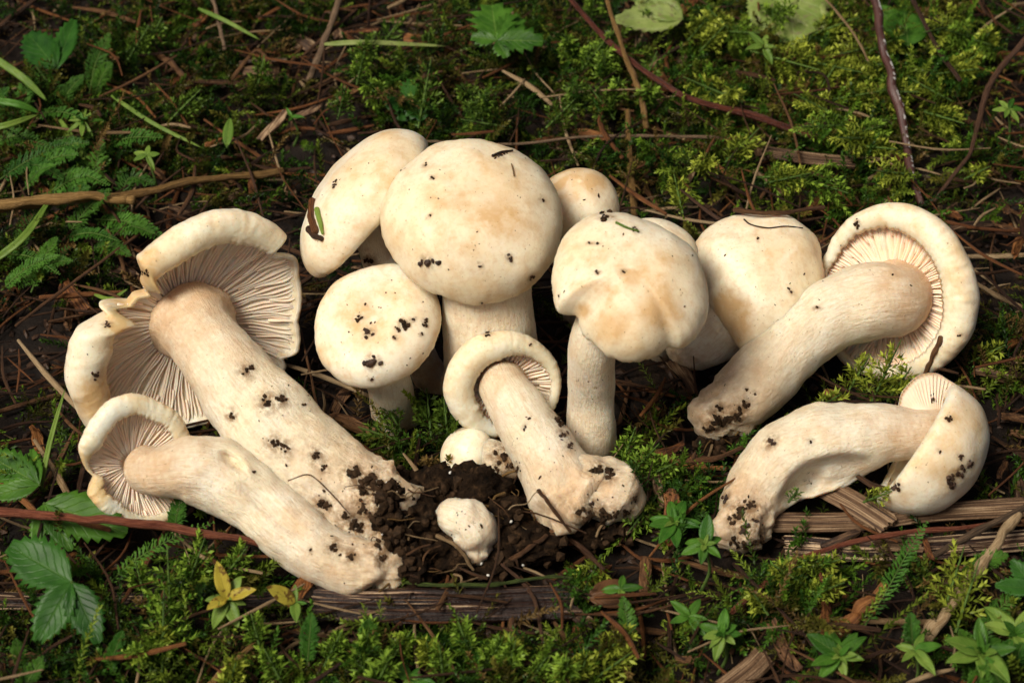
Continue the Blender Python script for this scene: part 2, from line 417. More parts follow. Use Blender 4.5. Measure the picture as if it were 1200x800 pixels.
MUSH = []                                     # (root, [mesh objects])
def mushroom(label, base, group=None): 
    r = thing('mushroom', label, 'mushroom', base, group); MUSH.append((r, [])); return r
def add_cap(root, cap, mat, stain=None, m=120):
    V, F, A = cap.mesh(m, stain); o = build('cap', V, F, mat, root, attrs=A); MUSH[-1][1].append((o, V, F)); return o
def add_stipe(root, ctrl, n=46, m=44, wob=.09, seed=0., pink=.0, basedirt=.35, fine=.8, name='stipe', end=(True, True), dents=()):
    V, F, A = tube(ctrl, n, m, wob, seed, 1.0, end, fine)
    if dents:
        ax = [Vector(q[:3]) for q in catmull(ctrl, 80)]
        for i, v in enumerate(V):
            a = min(ax, key=lambda q: (q - v).length_squared)
            if (v - a).dot(CW) < -.05: continue
            x, y = pix(v)
            for (px, py, rx, ry, rot, dep) in dents:
                dx, dy = x - px, y - py; ca, sa = math.cos(R_(rot)), math.sin(R_(rot))
                d = math.hypot((dx * ca - dy * sa) / rx, (dx * sa + dy * ca) / ry)
                V[i] = V[i] - CW * (dep * (1 - sm(.45, 1, d)))
    al = A['along'][1]
    ax_ = [Vector(q[:3]) for q in catmull(ctrl, n)]
    for i, a in enumerate(al):
        k = sm(.74, 1, a)
        if k > 0:
            v = V[i]; d = v - ax_[min(n - 1, int(a * (n - 1) + .5))]
            V[i] = v + d * (k * (.38 * n3(v, 1.5, seed + 9) + .22 * n3(v, 3.6, seed + 5) + .12 * n3(v, 8, seed)))
    st = [max(pink * (1 - sm(.05, .42, a)), .5 * sm(.55, 1, a)) + .25 * max(0, n3(v, .9, seed + 4)) for a, v in zip(al, V)]
    dr = [min(1, basedirt * (1.6 * sm(.45, 1.0, a) + .25 * sm(.2, .6, a)) * (.5 + 1.0 * max(0, n3(v, 1.3, seed)))) for a, v in zip(al, V)]
    A['stain'] = ('FLOAT', st); A['dirt'] = ('FLOAT', dr)
    o = build(name, V, F, STIP, root, attrs=A); MUSH[-1][1].append((o, V, F)); return o
def W(*pts):                                  # (px, py, z, width in px) -> (x, y, z, r)
    return [(*P(a, b, z), wd_ / 72) for a, b, z, wd_ in pts]
def spot(pts):                                # tan blotches round photo pixels: (px, py, radius px, strength)
    def f(p, rr, th):
        x, y = pix(p); v = .12 * sm(.9, 1.0, rr) + .34 * max(0, n3(p, .55, 6) + .2)
        for (a, b, r, k) in pts: v += k * (1 - sm(.25, 1, math.hypot(x - a, y - b) / r))
        return min(1, v)
    return f

# A: large, lying on its side, gills towards the camera
rA = mushroom('largest mushroom lying on its side, torn cap showing its gills, thick soil-flecked stem', P(455, 600, .3))
cA = Cap(P(224, 384, 3.3), (-.40, .33, -.85), rim=[(352, 378), (354, 330), (351, 303), (338, 300), (321, 303), (334, 288), (336, 282), (324, 262), (300, 247), (258, 241), (222, 252), (193, 268), (170, 286), (155, 299),
        (164, 312), (173, 322), (167, 335), (177, 347), (160, 350), (152, 362), (133, 361), (127, 370), (119, 360), (96, 354), (86, 385), (76, 420), (74, 450), (86, 475), (98, 500), (140, 510), (190, 505), (240, 500), (290, 475), (330, 445), (340, 428), (326, 420), (345, 420), (353, 414)],
        H=1.9, roll=periodic([(0, .10), (36, .10), (39.6, .12), (40.5, .45), (60, .56), (100, .56), (125, .45), (133, .10), (155, .10), (165, .55), (185, .72), (215, .6), (228, .1), (300, .1)]),
        kroll=.8, zoff=periodic([(0, .15), (25, .25), (39.6, .25), (41, -.3), (90, -.55), (125, -.4), (135, .25), (155, .25), (170, -.4), (215, -.2), (240, .2), (300, .1)]), und=.42, nz=.07, seed=1, smooth=1, stipe_r=1.25)
o = add_cap(rA, cA, CAPW, spot([(165, 330, 45, 1.0), (130, 400, 30, .35), (110, 470, 35, .8), (200, 300, 40, .25), (140, 370, 30, .8)]), 400)
cA.add_gills(o, 200, .13, .7)
add_stipe(rA, [(*(Vector(P(224, 384, 3.3)) + cA.N * .5 + CX * .2), 1.35)] + W((233, 390, 3.4, 84), (259, 424, 3.3, 84), (293, 470, 2.75, 100), (335, 520, 2.2, 108), (385, 560, 1.75, 104), (428, 588, 1.5, 98), (462, 604, 1.35, 84)), 60, 56, .10, 2, .75, .40)

# B: smaller one lying below the largest
rB = mushroom('slim mushroom lying along the largest one, small gilled cap and a curved cream stem', P(455, 668, .3))
cB = Cap(P(160, 547, 2.1), (-.46, .10, -.88), rim=[(97, 540), (92, 522), (104, 490), (125, 468), (150, 459), (185, 470), (206, 482), (218, 502), (228, 540), (222, 585), (198, 612), (165, 618), (130, 605), (103, 580), (112, 560)],
        H=1.1, roll=periodic([(0, .25), (40, .32), (100, .36), (150, .34), (170, .10), (185, .06), (200, .25), (230, .28), (300, .2)]), kroll=.8, zoff=periodic([(0, 0), (60, -.2), (140, -.2), (180, .2), (220, -.1)]), und=.45, nz=.06, seed=4, smooth=1, stipe_r=.95)
o = add_cap(rB, cB, CAPW, spot([(105, 560, 45, .9), (100, 590, 30, .3)]), 280)
cB.add_gills(o, 128, .11, .3)
add_stipe(rB, [(*(Vector(P(174, 552, 2.1)) + cB.N * .3), .75)] + W((192, 552, 2.4, 56), (222, 550, 2.45, 70), (262, 560, 2.2, 80), (305, 590, 1.75, 74), (345, 628, 1.3, 70), (388, 655, 1.05, 66), (430, 664, .95, 60), (466, 668, .85, 50)), 80, 64, .13, 5, .6, .25, dents=[(273, 541, 22, 7, -40, .45), (318, 600, 60, 12, -42, .18)])

# C: cap edge-on, leaning against the big round cap
rC = mushroom('mushroom with its pale cap tilted edge-on, leaning against the big round cap', P(505, 455, -.2))
cC = Cap(P(432, 239, 5.4), (-.75, .62, .22), R=periodic([(0, 2.7), (45, 2.75), (90, 2.7), (180, 2.8), (225, 3.0), (270, 2.7)]), H=1.6, roll=.32, kroll=1.0, und=.5, nz=.09, seed=7, pw=.9)
add_cap(rC, cC, CAPW, spot([(400, 200, 40, .3), (455, 175, 40, .35)]))
add_stipe(rC, W((432, 236, 5.4, 44), (444, 300, 4.2, 42), (478, 385, 1.9, 40), (510, 456, -.9, 40)), 40, 32, .06, 8, .2, .15)

# D: the big round cap
rD = mushroom('mushroom with the biggest round cream cap, standing upright on a broad stem', P(580, 460, -.4))
cD = Cap(P(552, 270, 6.4), (.02, .45, .89), rim=[(444, 255), (456, 222), (480, 195), (520, 174), (560, 169), (600, 178), (635, 203), (655, 238), (661, 268), (650, 305), (625, 335), (590, 353), (555, 358), (515, 346), (480, 325), (455, 295)], H=2.0, roll=.5, kroll=1.0, und=.45, nz=.10, nzs=.45, seed=9, shrink=.985, umbo=-.12)
add_cap(rD, cD, CAPM, spot([(580, 220, 60, .45), (590, 255, 45, .3), (520, 245, 40, .3), (550, 310, 55, .2), (620, 330, 20, .5), (610, 270, 30, .3)]), 140)
add_stipe(rD, W((562, 285, 6.0, 92), (570, 345, 4.4, 100), (574, 400, 2.6, 108), (580, 470, -.9, 112)), 40, 44, .05, 10, .2, .15)

# E: oval cap in front of D
rE = mushroom('mushroom with a tilted oval cap carrying green and dark litter crumbs, before the big cap', P(462, 490, -.3))
cE = Cap(P(444, 386, 4.0), (-.12, .36, .92), rim=[(370, 392), (374, 365), (395, 334), (425, 315), (460, 311), (495, 320), (514, 345), (518, 368), (511, 400), (490, 430), (460, 449), (425, 456), (395, 446), (376, 425)], H=1.05, roll=.42, kroll=1.0, und=.4, nz=.09, nzs=.6, seed=12, shrink=.99, umbo=-.22)
add_cap(rE, cE, CAPW, spot([(430, 375, 45, .6), (400, 350, 40, .3), (470, 345, 30, .3)]))
add_stipe(rE, W((447, 395, 3.7, 50), (455, 440, 2.2, 52), (464, 500, -.8, 52)), 30, 32, .06, 13, .2, .2)

# F: small cap at the back
rF = mushroom('small round-capped mushroom peeping out behind the biggest cap', P(680, 372, -.4))
cF = Cap(P(678, 243, 5.0), (.0, .62, .78), R=1.34, H=1.25, roll=.25, und=.4, nz=.07, seed=15)
add_cap(rF, cF, CAPM, spot([(665, 212, 40, .5), (700, 215, 22, .7), (690, 200, 30, .3)]))
add_stipe(rF, W((678, 250, 4.8, 40), (680, 320, 2.5, 42), (680, 390, -1.2, 44)), 24, 28, .06, 16)

# G: notched cap on a slim upright stem
rG = mushroom('mushroom with a notched lumpy cap standing on a slim upright yellowish stem', P(695, 532, -.3))
cG = Cap(P(738, 344, 6.6), (.03, .50, .86), rim=[(655, 282), (690, 258), (730, 255), (780, 274), (815, 300), (833, 340), (830, 375), (812, 398), (797, 408), (785, 404), (770, 418), (740, 424), (712, 416), (692, 396), (676, 372), (668, 366), (652, 368), (645, 340), (645, 312)], H=1.6, roll=.42, kroll=.9, und=.4, nz=.09, nzs=.5, seed=19, shrink=.985, smooth=1, umbo=-.12, zoff=periodic([(0, 0), (180, 0), (205, .1), (222, -.25), (240, 0), (270, -.05)]))
add_cap(rG, cG, CAPM, spot([(775, 365, 35, .75), (715, 385, 28, .8), (740, 325, 14, .9), (770, 320, 40, .3), (680, 365, 14, .8), (735, 355, 60, .3)]), 150)
add_stipe(rG, W((722, 350, 6.2, 62), (697, 400, 4.9, 54), (693, 460, 2.5, 52), (693, 505, 1.1, 56), (694, 545, -.7, 58)), 44, 36, .07, 19, .15, .12)

# I: rim behind G
rI = mushroom('mushroom almost hidden behind the notched cap, only its pale rim showing', P(775, 400, -.4))
cI = Cap(P(768, 298, 5.3), (.1, .6, .78), R=1.3, H=.9, roll=.22, und=.4, nz=.06, seed=21)
add_cap(rI, cI, CAPM, None, 90)
add_stipe(rI, W((770, 305, 5.0, 40), (774, 360, 2.6, 40), (776, 420, -1.0, 40)), 20, 24, .05, 22)

# H: bruised cap between G and J
rH = mushroom('mushroom with a bruised cap tapering to a point, between notched cap and fallen mushroom', P(812, 418, -.2))
cH = Cap(P(888, 328, 3.0), (.02, .42, .90), rim=[(806, 290), (820, 272), (842, 260), (880, 253), (925, 258), (955, 280), (966, 310), (966, 350), (950, 388), (915, 412), (885, 420), (868, 412), (854, 390), (840, 372), (826, 340)], H=1.45, roll=.32, kroll=.9, und=.4, nz=.10, nzs=.6, seed=24, shrink=.985, smooth=1, umbo=-.1)
add_cap(rH, cH, CAPM, spot([(848, 365, 34, 1.3), (858, 385, 25, .9), (900, 290, 35, .35), (900, 325, 22, .35)]), 130)
add_stipe(rH, W((872, 352, 2.6, 60), (845, 385, 1.5, 70), (818, 404, .8, 62), (797, 416, .4, 44)), 34, 36, .10, 25, .5, .5)

# J: lying, ring-shaped cap
rJ = mushroom('fallen mushroom with thick in-rolled ring-like cap margin and long arched cream stem', P(825, 492, .2))
cJ = Cap(P(1040, 345, 2.75), (.50, .12, -.85), R=periodic([(0, 3.0), (30, 2.95), (60, 3.0), (90, 3.0), (120, 2.8), (150, 2.45), (180, 2.45), (210, 2.6), (240, 2.8), (270, 2.8), (300, 2.95), (330, 3.0)]), H=1.7, roll=periodic([(0, .58), (60, .52), (110, .38), (160, .2), (220, .16), (280, .3), (330, .5)]), kroll=1.0, und=.32, nz=.06, seed=27, stipe_r=1.15)
o = add_cap(rJ, cJ, CAPW, spot([(1070, 275, 30, .25)]), 300)
cJ.add_gills(o, 150, .22, .7)
add_stipe(rJ, [(*(Vector(P(1044, 348, 2.75)) + cJ.N * .55), 1.2)] + W((1046, 352, 2.95, 84), (1018, 354, 3.1, 88), (975, 368, 2.8, 84), (930, 402, 2.2, 80), (890, 445, 1.6, 80), (856, 474, 1.2, 72), (826, 492, 1.0, 52)), 56, 48, .08, 28, .85, .25)

# K: lying, hollowed stem
rK = mushroom('fallen mushroom with a hollowed cream stem and half-folded white cap by wood strips', P(868, 620, .2))
cK = Cap(P(1078, 522, 2.0), (.84, -.54, .06), R=periodic([(0, 2.15), (90, 2.1), (180, 2.2), (270, 2.25)]), H=2.0, roll=.28, kroll=.8, und=.35, nz=.09, seed=30, stipe_r=.8)
o = add_cap(rK, cK, CAPW, spot([(1150, 480, 40, .35), (1115, 550, 25, .35)]))
add_stipe(rK, W((1110, 508, 1.9, 54), (1075, 509, 2.1, 56), (1030, 509, 2.15, 68), (975, 522, 1.9, 94), (925, 541, 1.5, 96), (892, 570, 1.1, 74), (875, 597, .9, 60), (868, 628, .7, 54)), 90, 72, .10, 31, .6, .3, dents=[(975, 556, 62, 26, 12, .7), (940, 572, 40, 18, 35, .5)])

fo = [(1046, 505, 2.0), (1052, 478, 2.5), (1058, 458, 2.8), (1070, 444, 3.1), (1090, 437, 3.3), (1110, 444, 3.3), (1126, 458, 3.1), (1130, 478, 2.8)]
fo = [Vector(q) + Vector((0, .07, .07)) * n3(q, 2.2, 3) for q in catmull([tuple(P(*q)) for q in fo], 60)]; fc = P(1098, 512, 2.0)
V, F, nn = [], [], 12
for side in (0, 1):
    for i, q in enumerate(fo):
        for j in range(nn):
            u = .12 + .88 * j / (nn - 1)
            rg = (.10 * math.cos(i * math.pi) if side == 0 else 0) * (1 if j < nn - 1 else 0)
            V.append(fc.lerp(q, u) - CW * (.45 * math.sin(math.pi * u) * .6) + CW * ((.09 if side == 0 else -.09) * (1 - u ** 6 * .6) + rg) + CX * (.03 * n3(q, 2, 1)))
K_ = len(fo)
for side in (0, 1):
    for i in range(K_ - 1):
        for j in range(nn - 1):
            a = side * K_ * nn + i * nn + j; f = (a, a + 1, a + nn + 1, a + nn); F.append(f if side else f[::-1])
for i in range(K_ - 1):
    a, b = i * nn + nn - 1, K_ * nn + i * nn + nn - 1; F.append((a, b, b + nn, a + nn))
for i in (0, K_ - 1):
    for j in range(nn - 1):
        a, b = i * nn + j, K_ * nn + i * nn + j; F.append((a, a + 1, b + 1, b) if i == 0 else (a, b, b + 1, a + 1))
o = build('cap_flap', V, F, GILL, rK); o['label'] = 'upturned flap of the cap showing its pale gills'; MUSH[-1][1].append((o, V, F))

# L: small one lying in the middle
rL = mushroom('small lying mushroom with ring-shaped in-rolled cap and a lumpy soil-stained bulb', P(700, 600, .2))
cL = Cap(P(589, 452, 2.6), (-.26, .30, -.92), rim=[(520, 460), (525, 430), (545, 405), (580, 389), (615, 391), (640, 408), (657, 437), (655, 465), (645, 485), (620, 505), (590, 512), (565, 510), (545, 500), (528, 482)], H=1.0, roll=periodic([(0, .2), (45, .3), (100, .46), (150, .5), (210, .46), (250, .3), (300, .18)]), kroll=1.1, und=.4, nz=.05, seed=33, stipe_r=.9)
o = add_cap(rL, cL, CAPW, spot([(560, 420, 30, .15)]), 140)
cL.add_gills(o, 96, .18, .4)
add_stipe(rL, [(*(Vector(P(592, 454, 2.6)) + cL.N * .3), .8)] + W((592, 458, 2.8, 56), (606, 480, 2.6, 64), (632, 520, 2.0, 72), (655, 560, 1.5, 82), (676, 590, 1.1, 88)), 46, 44, .06, 34, .55, .15)
V, F, A = tube(W((664, 568, 1.3, 60), (690, 570, 1.4, 76), (714, 577, 1.35, 74), (730, 584, 1.2, 66), (743, 592, 1.05, 40)), 40, 48, .2, 35., 1, (True, True), 1.0)
A['stain'] = ('FLOAT', [.35 + .5 * max(0, n3(v, 1.2, 3)) for v in V]); A['dirt'] = ('FLOAT', [.45 * max(0, n3(v, 1.1, 7) + .25) for v in V])
o = build('stem_bulb', V, F, STIP, rL, attrs=A); MUSH[-1][1].append((o, V, F))

# M: button
rM = mushroom('tiny button mushroom lying beside the small ring-capped one, soil on its end', P(560, 545, .1))
cM = Cap(P(548, 532, 1.0), (-.55, .55, .62), R=.86, H=.75, roll=.18, und=.3, nz=.05, seed=37)
add_cap(rM, cM, CAPM, None, 80)
add_stipe(rM, W((552, 532, 1.0, 34), (570, 536, 1.0, 46), (590, 543, .95, 44), (603, 550, .85, 32)), 24, 30, .12, 38, .2, .6, 1.3)
# N: stub
rN = mushroom('pale broken mushroom stub poking out of the dark soil clod', P(545, 635, .1))
add_stipe(rN, W((518, 604, 1.45, 30), (534, 606, 1.6, 48), (552, 618, 1.4, 58), (552, 640, .8, 52)), 30, 40, .2, 40, .1, .1, 1.3)

# ------------------------------------------------------------------ what shades what: one search tree of all mushrooms
_v, _f = [], []
for r, lst in MUSH:
    for (o, V, F) in lst:
        k = len(_v); _v += [Vector(v) for v in V]; _f += [tuple(i + k for i in f) for f in F]
TREE = BVHTree.FromPolygons(_v, _f)
def hides(p, slack=.3):
    """True when something at p (cm) stands before a mushroom as the photo sees it"""
    d = (Vector(p) - CAM).normalized(); h = TREE.ray_cast(CAM, d)
    return h[0] is not None and h[3] > (Vector(p) - CAM).length - slack
def hit_z(p): return TREE.ray_cast(CAM, (Vector(p) - CAM).normalized())[0].z
def inside(p):
    h = TREE.ray_cast(Vector(p), Vector((0, 0, 1)))
    return h[0] is not None and h[1].z > 0 and TREE.ray_cast(Vector(p), Vector((0.01, 0, -1)))[0] is not None
def under(p):                                # height of the lowest mushroom surface above a ground point, or None
    h = TREE.ray_cast(Vector((p[0], p[1], -3)), Vector((0, 0, 1)))
    return h[0].z if h[0] is not None else None
def top_at(x, y):
    """what lies at x, y: soil height or the top of a low mushroom"""
    return gz(x, y)

# crumbs of soil and litter stuck on the mushrooms: at photo pixels, on the surface that is seen there
ico = bmesh.new(); bmesh.ops.create_icosphere(ico, subdivisions=1, radius=1)
IV = [v.co.copy() for v in ico.verts]; IF = [tuple(v.index for v in f.verts) for f in ico.faces]; ico.free()
def lump(c, n, r, seed, flat=.6, long=1.0, ang=0.):
    t = n.cross(Vector((math.cos(ang), math.sin(ang), .2))).normalized(); b = n.cross(t)
    out_ = []
    for v in IV:
        k = 1 + .75 * noise.noise(v * 1.9 + Vector((seed * 3.1, seed, 0)))
        out_.append(c + (t * v.x * long + b * v.y / max(1, long * .6) + n * v.z * flat) * (r * k))
    return out_, IF
def hit(px, py):
    d = (CX * ((px - 600) / FP) + CU * ((400 - py) / FP) - CW).normalized()
    h = TREE.ray_cast(CAM, d)
    if h[0] is None: return None
    n = h[1] if h[1].dot(d) < 0 else -h[1]
    k = 0; fi = h[2]
    for r, lst in MUSH:
        for (o, V, F) in lst:
            if fi < k + len(F): return h[0], n, o
            k += len(F)
CR = [  # px, py, radius px, length factor, material
 (500, 308, 7, 2.0, 'B'), (598, 303, 4, 1.8, 'B'), (588, 182, 4, 2.4, 'B'), (499, 194, 3, 1.5, 'C'), (506, 208, 3, 1.2, 'C'), (636, 234, 3.4, 1.2, 'C'), (622, 326, 4, 1, 'C'), (565, 355, 3, 1.2, 'C'), (504, 252, 2.6, 1, 'C'), (563, 312, 2.6, 1.6, 'B'),
 (421, 374, 4.5, 1, 'C'), (433, 388, 6, 1.7, 'B'), (437, 425, 8, 1.4, 'B'), (473, 380, 6, 1.1, 'C'), (466, 385, 4, 1, 'C'), (485, 374, 3, 1, 'C'), (498, 378, 4, 1.5, 'C'), (463, 396, 3, 1, 'C'), (428, 356, 2.5, 1, 'C'), (495, 392, 2.5, 1, 'C'), (435, 445, 3, 1.3, 'B'),
 (711, 254, 8, 1, 'C'), (746, 270, 4, 1.3, 'C'), (700, 285, 3, 1.5, 'C'), (691, 285, 2.5, 1.4, 'C'), (700, 320, 3, 1.5, 'B'), (730, 318, 2.6, 1.2, 'C'), (655, 346, 2.4, 1, 'C'), (888, 280, 2.6, 1.3, 'C'),
 (355, 474, 3, 1.5, 'C'), (314, 471, 6, 1.5, 'C'), (289, 434, 5, 1.9, 'C'), (330, 468, 5, 1.6, 'C'), (271, 488, 4, 1, 'C'), (322, 520, 5, 1.2, 'C'), (333, 524, 5, 1.2, 'C'), (336, 545, 3, 1, 'C'), (370, 535, 5, 1.3, 'C'), (380, 548, 4, 1.2, 'C'),
 (415, 555, 8, 1.6, 'C'), (430, 565, 10, 1.5, 'C'), (442, 573, 9, 1.2, 'C'), (425, 578, 8, 1.6, 'C'), (427, 596, 8, 1, 'C'), (376, 591, 6, 1.3, 'C'), (384, 592, 5, 1, 'C'), (412, 614, 9, 1.5, 'C'), (405, 605, 5, 1, 'C'), (420, 622, 6, 1, 'C'), (380, 575, 3, 1, 'C'),
 (392, 640, 5, 1, 'C'), (412, 650, 5, 1.2, 'C'), (398, 650, 3, 1, 'C'), (364, 644, 3, 1, 'C'), (444, 640, 7, 1, 'C'), (447, 655, 5, 1, 'C'), (297, 553, 3, 1, 'C'), (445, 600, 9, 1.4, 'C'), (452, 615, 10, 1.2, 'C'), (448, 585, 8, 1.2, 'C'),
 (112, 440, 4.5, 1.3, 'B'), (75, 441, 3, 1, 'C'), (127, 380, 4, 1.5, 'B'), (170, 320, 4, 1, 'C'), (286, 325, 2.4, 1, 'C'),
 (590, 533, 10, 1.3, 'C'), (582, 550, 4, 1, 'C'), (598, 544, 5, 1, 'C'), (606, 552, 5, 1, 'C'), (617, 388, 0, 1, 'C'), (622, 403, 2.4, 1, 'C'), (655, 490, 7, 1.6, 'C'), (662, 510, 5, 1.4, 'B'), (668, 522, 4, 1, 'B'), (616, 500, 3, 2, 'B'),
 (705, 552, 8, 1.6, 'C'), (715, 556, 6, 1.2, 'C'), (690, 600, 9, 1.4, 'C'), (706, 602, 8, 1.5, 'C'), (722, 602, 5, 1, 'C'), (744, 585, 4, 1, 'C'), (735, 600, 5, 1.2, 'C'), (679, 598, 6, 1, 'C'), (692, 590, 5, 1.3, 'B'),
 (872, 475, 5, 1.3, 'C'), (843, 478, 4, 1.2, 'C'), (866, 485, 6, 1.8, 'C'), (855, 490, 8, 1.6, 'C'), (840, 494, 9, 1.2, 'C'), (830, 502, 6, 1, 'C'), (875, 456, 3, 1, 'C'), (958, 360, 2.4, 1.3, 'C'), (1046, 322, 2.4, 1, 'C'), (1004, 262, 4.5, 1.3, 'C'), (1125, 393, 3, 1, 'C'), (927, 342, 3, 2, 'B'), (1006, 307, 4, 1.6, 'B'), (885, 462, 3, 1, 'B'),
 (1094, 467, 5, 1.3, 'B'), (1112, 490, 4, 1, 'C'), (1136, 543, 5, 1, 'B'), (1122, 555, 8, 2.0, 'B'), (1115, 566, 6, 1.2, 'B'), (1126, 535, 4, 1.5, 'B'), (1102, 529, 2.5, 1, 'C'), (1050, 568, 6, 1.3, 'B'), (950, 517, 3, 1, 'C'), (903, 517, 5, 1.3, 'B'),
 (868, 596, 8, 2.0, 'C'), (880, 592, 6, 1.4, 'C'), (872, 622, 7, 1.2, 'B'), (893, 630, 6, 1, 'C'), (862, 635, 6, 1, 'C'), (850, 585, 5, 1, 'B'), (880, 638, 7, 1.4, 'C'), (857, 608, 5, 1.2, 'C'), (885, 610, 4, 1, 'B'), (432, 306, 5, 1, 'C'), (571, 390, 5, 1, 'C'), (470, 200, 2.4, 1, 'B'), (392, 217, 4, 1.6, 'B')]
SMEAR = {}
for i, (px, py, r, lg, mk) in enumerate(CR):
    h = hit(px, py)
    if not h or r < 1: continue
    V, F = [], []; ang = i * 1.3; SMEAR.setdefault(h[2].name, []).append((h[0], r / 36 * ((3.2 if r >= 4 else 1.4) if not h[2].name.startswith('cap') else 1.7)))
    big = r >= 4
    for q in range(9 if big else 2):
        a, d = random.random() * 6.28, r * (random.random() ** .7) * .95 * (q > 0)
        dx, dy = d * math.cos(a) * lg, d * math.sin(a) / max(1, lg * .7); ca, sa = math.cos(ang), math.sin(ang)
        g = hit(px + dx * ca - dy * sa, py + dx * sa + dy * ca)
        if not g or g[2] is not h[2]: continue
        rr = r / 36 * (random.uniform(.2, .5) if big else .5)
        lv, lf = lump(g[0] + g[1] * (rr * .15), g[1], rr, i * 7 + q, .85, random.choice([1, 1.2, 1.5]), random.random() * 6)
        k = len(V); V += lv; F += [tuple(x_ + k for x_ in f) for f in lf]
    if V: build('soil_crumb' if mk == 'C' else 'bark_fleck', V, F, CRMB if mk == 'C' else BARK, h[2], smooth=False)
for r_, lst in MUSH:
    for (o, V, F) in lst:
        a = o.data.attributes.get('dirt')
        if a is None or o.name not in SMEAR: continue
        val = np.zeros(len(V), np.float32); a.data.foreach_get('value', val); arr = np.array([tuple(v) for v in V])
        for c, q in SMEAR[o.name]:
            d = np.linalg.norm(arr - np.array(c), axis=1) / q
            val = np.maximum(val, np.clip(1.5 * (1 - d), 0, 1.0))
        a.data.foreach_set('value', val)
# fine specks, too small to pick apart
specks = {}
zones = [(415, 590, 50, 60), (330, 490, 60, 40), (430, 655, 40, 14), (560, 250, 90, 45), (740, 330, 80, 40), (445, 385, 60, 40), (880, 600, 22, 30), (850, 480, 40, 30), (710, 585, 32, 32), (590, 545, 20, 20), (640, 520, 40, 26), (690, 460, 22, 20), (1000, 350, 80, 16), (1100, 560, 50, 16), (890, 320, 60, 16), (430, 230, 60, 16), (690, 220, 30, 8), (105, 430, 30, 12), (545, 615, 20, 18)]
for (zx, zy, zr, cnt) in zones:
    for i in range(cnt):
        a, q = random.random() * 6.28, math.sqrt(random.random()) * zr
        h = hit(zx + math.cos(a) * q, zy + math.sin(a) * q)
        if not h or random.random() < .55: continue
        r = random.choice([.012, .014, .016, .02, .022, .03]) * (1 + .5 * (random.random() < .15))
        V, F = lump(h[0] + h[1] * r * .2, h[1], r, i + zx, .6, random.choice([1, 1.4, 2]), i)
        L_ = specks.setdefault(h[2].name, [h[2], [], []]); k = len(L_[1]); L_[1] += V; L_[2] += [tuple(j + k for j in f) for f in F]
for o, V, F in specks.values(): tag(build('soil_specks', V, F, CRMB, o, smooth=False), kind='stuff')

def on_cap(name, label, cat, pts, r0, r1, mat, flat=1.0, m=7):
    ctrl = []
    for i, (a, b) in enumerate(pts):
        h = hit(a, b)
        if h: ctrl.append((*(h[0] + h[1] * (r0 * .5 + .02)), lin(r0, r1, i / (len(pts) - 1))))
    if len(ctrl) > 2:
        V, F, A = tube(ctrl, 30, m, .3, random.random() * 9, flat, (True, True), 4.0)
        tag(build(name, V, F, mat, attrs=A), label, cat)
on_cap('bark_strip', 'curled rust-brown bark sliver stuck on the tilted edge-on cap', 'bark', [(382, 200), (374, 216), (368, 236), (367, 256), (372, 272)], .10, .12, RUST)
on_cap('bark_strip', 'dark bark scrap at the lower tip of the curled sliver on the tilted cap', 'bark', [(364, 268), (370, 276), (379, 280)], .11, .08, DARK)
on_cap('leaf_shred', 'thin green leaf shred beside the bark sliver on the tilted cap', 'leaf', [(373, 246), (377, 260), (380, 274)], .10, .05, STEMG0)
on_cap('twig', 'hair-thin dark strand standing in for the crack line over the top of the bruised cap', 'twig', [(872, 258), (880, 264), (900, 268), (920, 266), (940, 268)], .025, .02, DARK)  # no real twig: a dark strand laid on the cap to draw its crack
on_cap('needle', 'short dark needle lying on the biggest round cap', 'needle', [(577, 184), (587, 180), (600, 178)], .05, .03, DARK)
on_cap('needle', 'green scrap of needle on top of the notched cap', 'needle', [(722, 262), (735, 268), (748, 272)], .04, .025, STEMG0)
on_cap('needle', 'pale thin needle resting on the biggest round cap', 'needle', [(599, 193), (601, 200), (602, 207)], .025, .02, PALE)

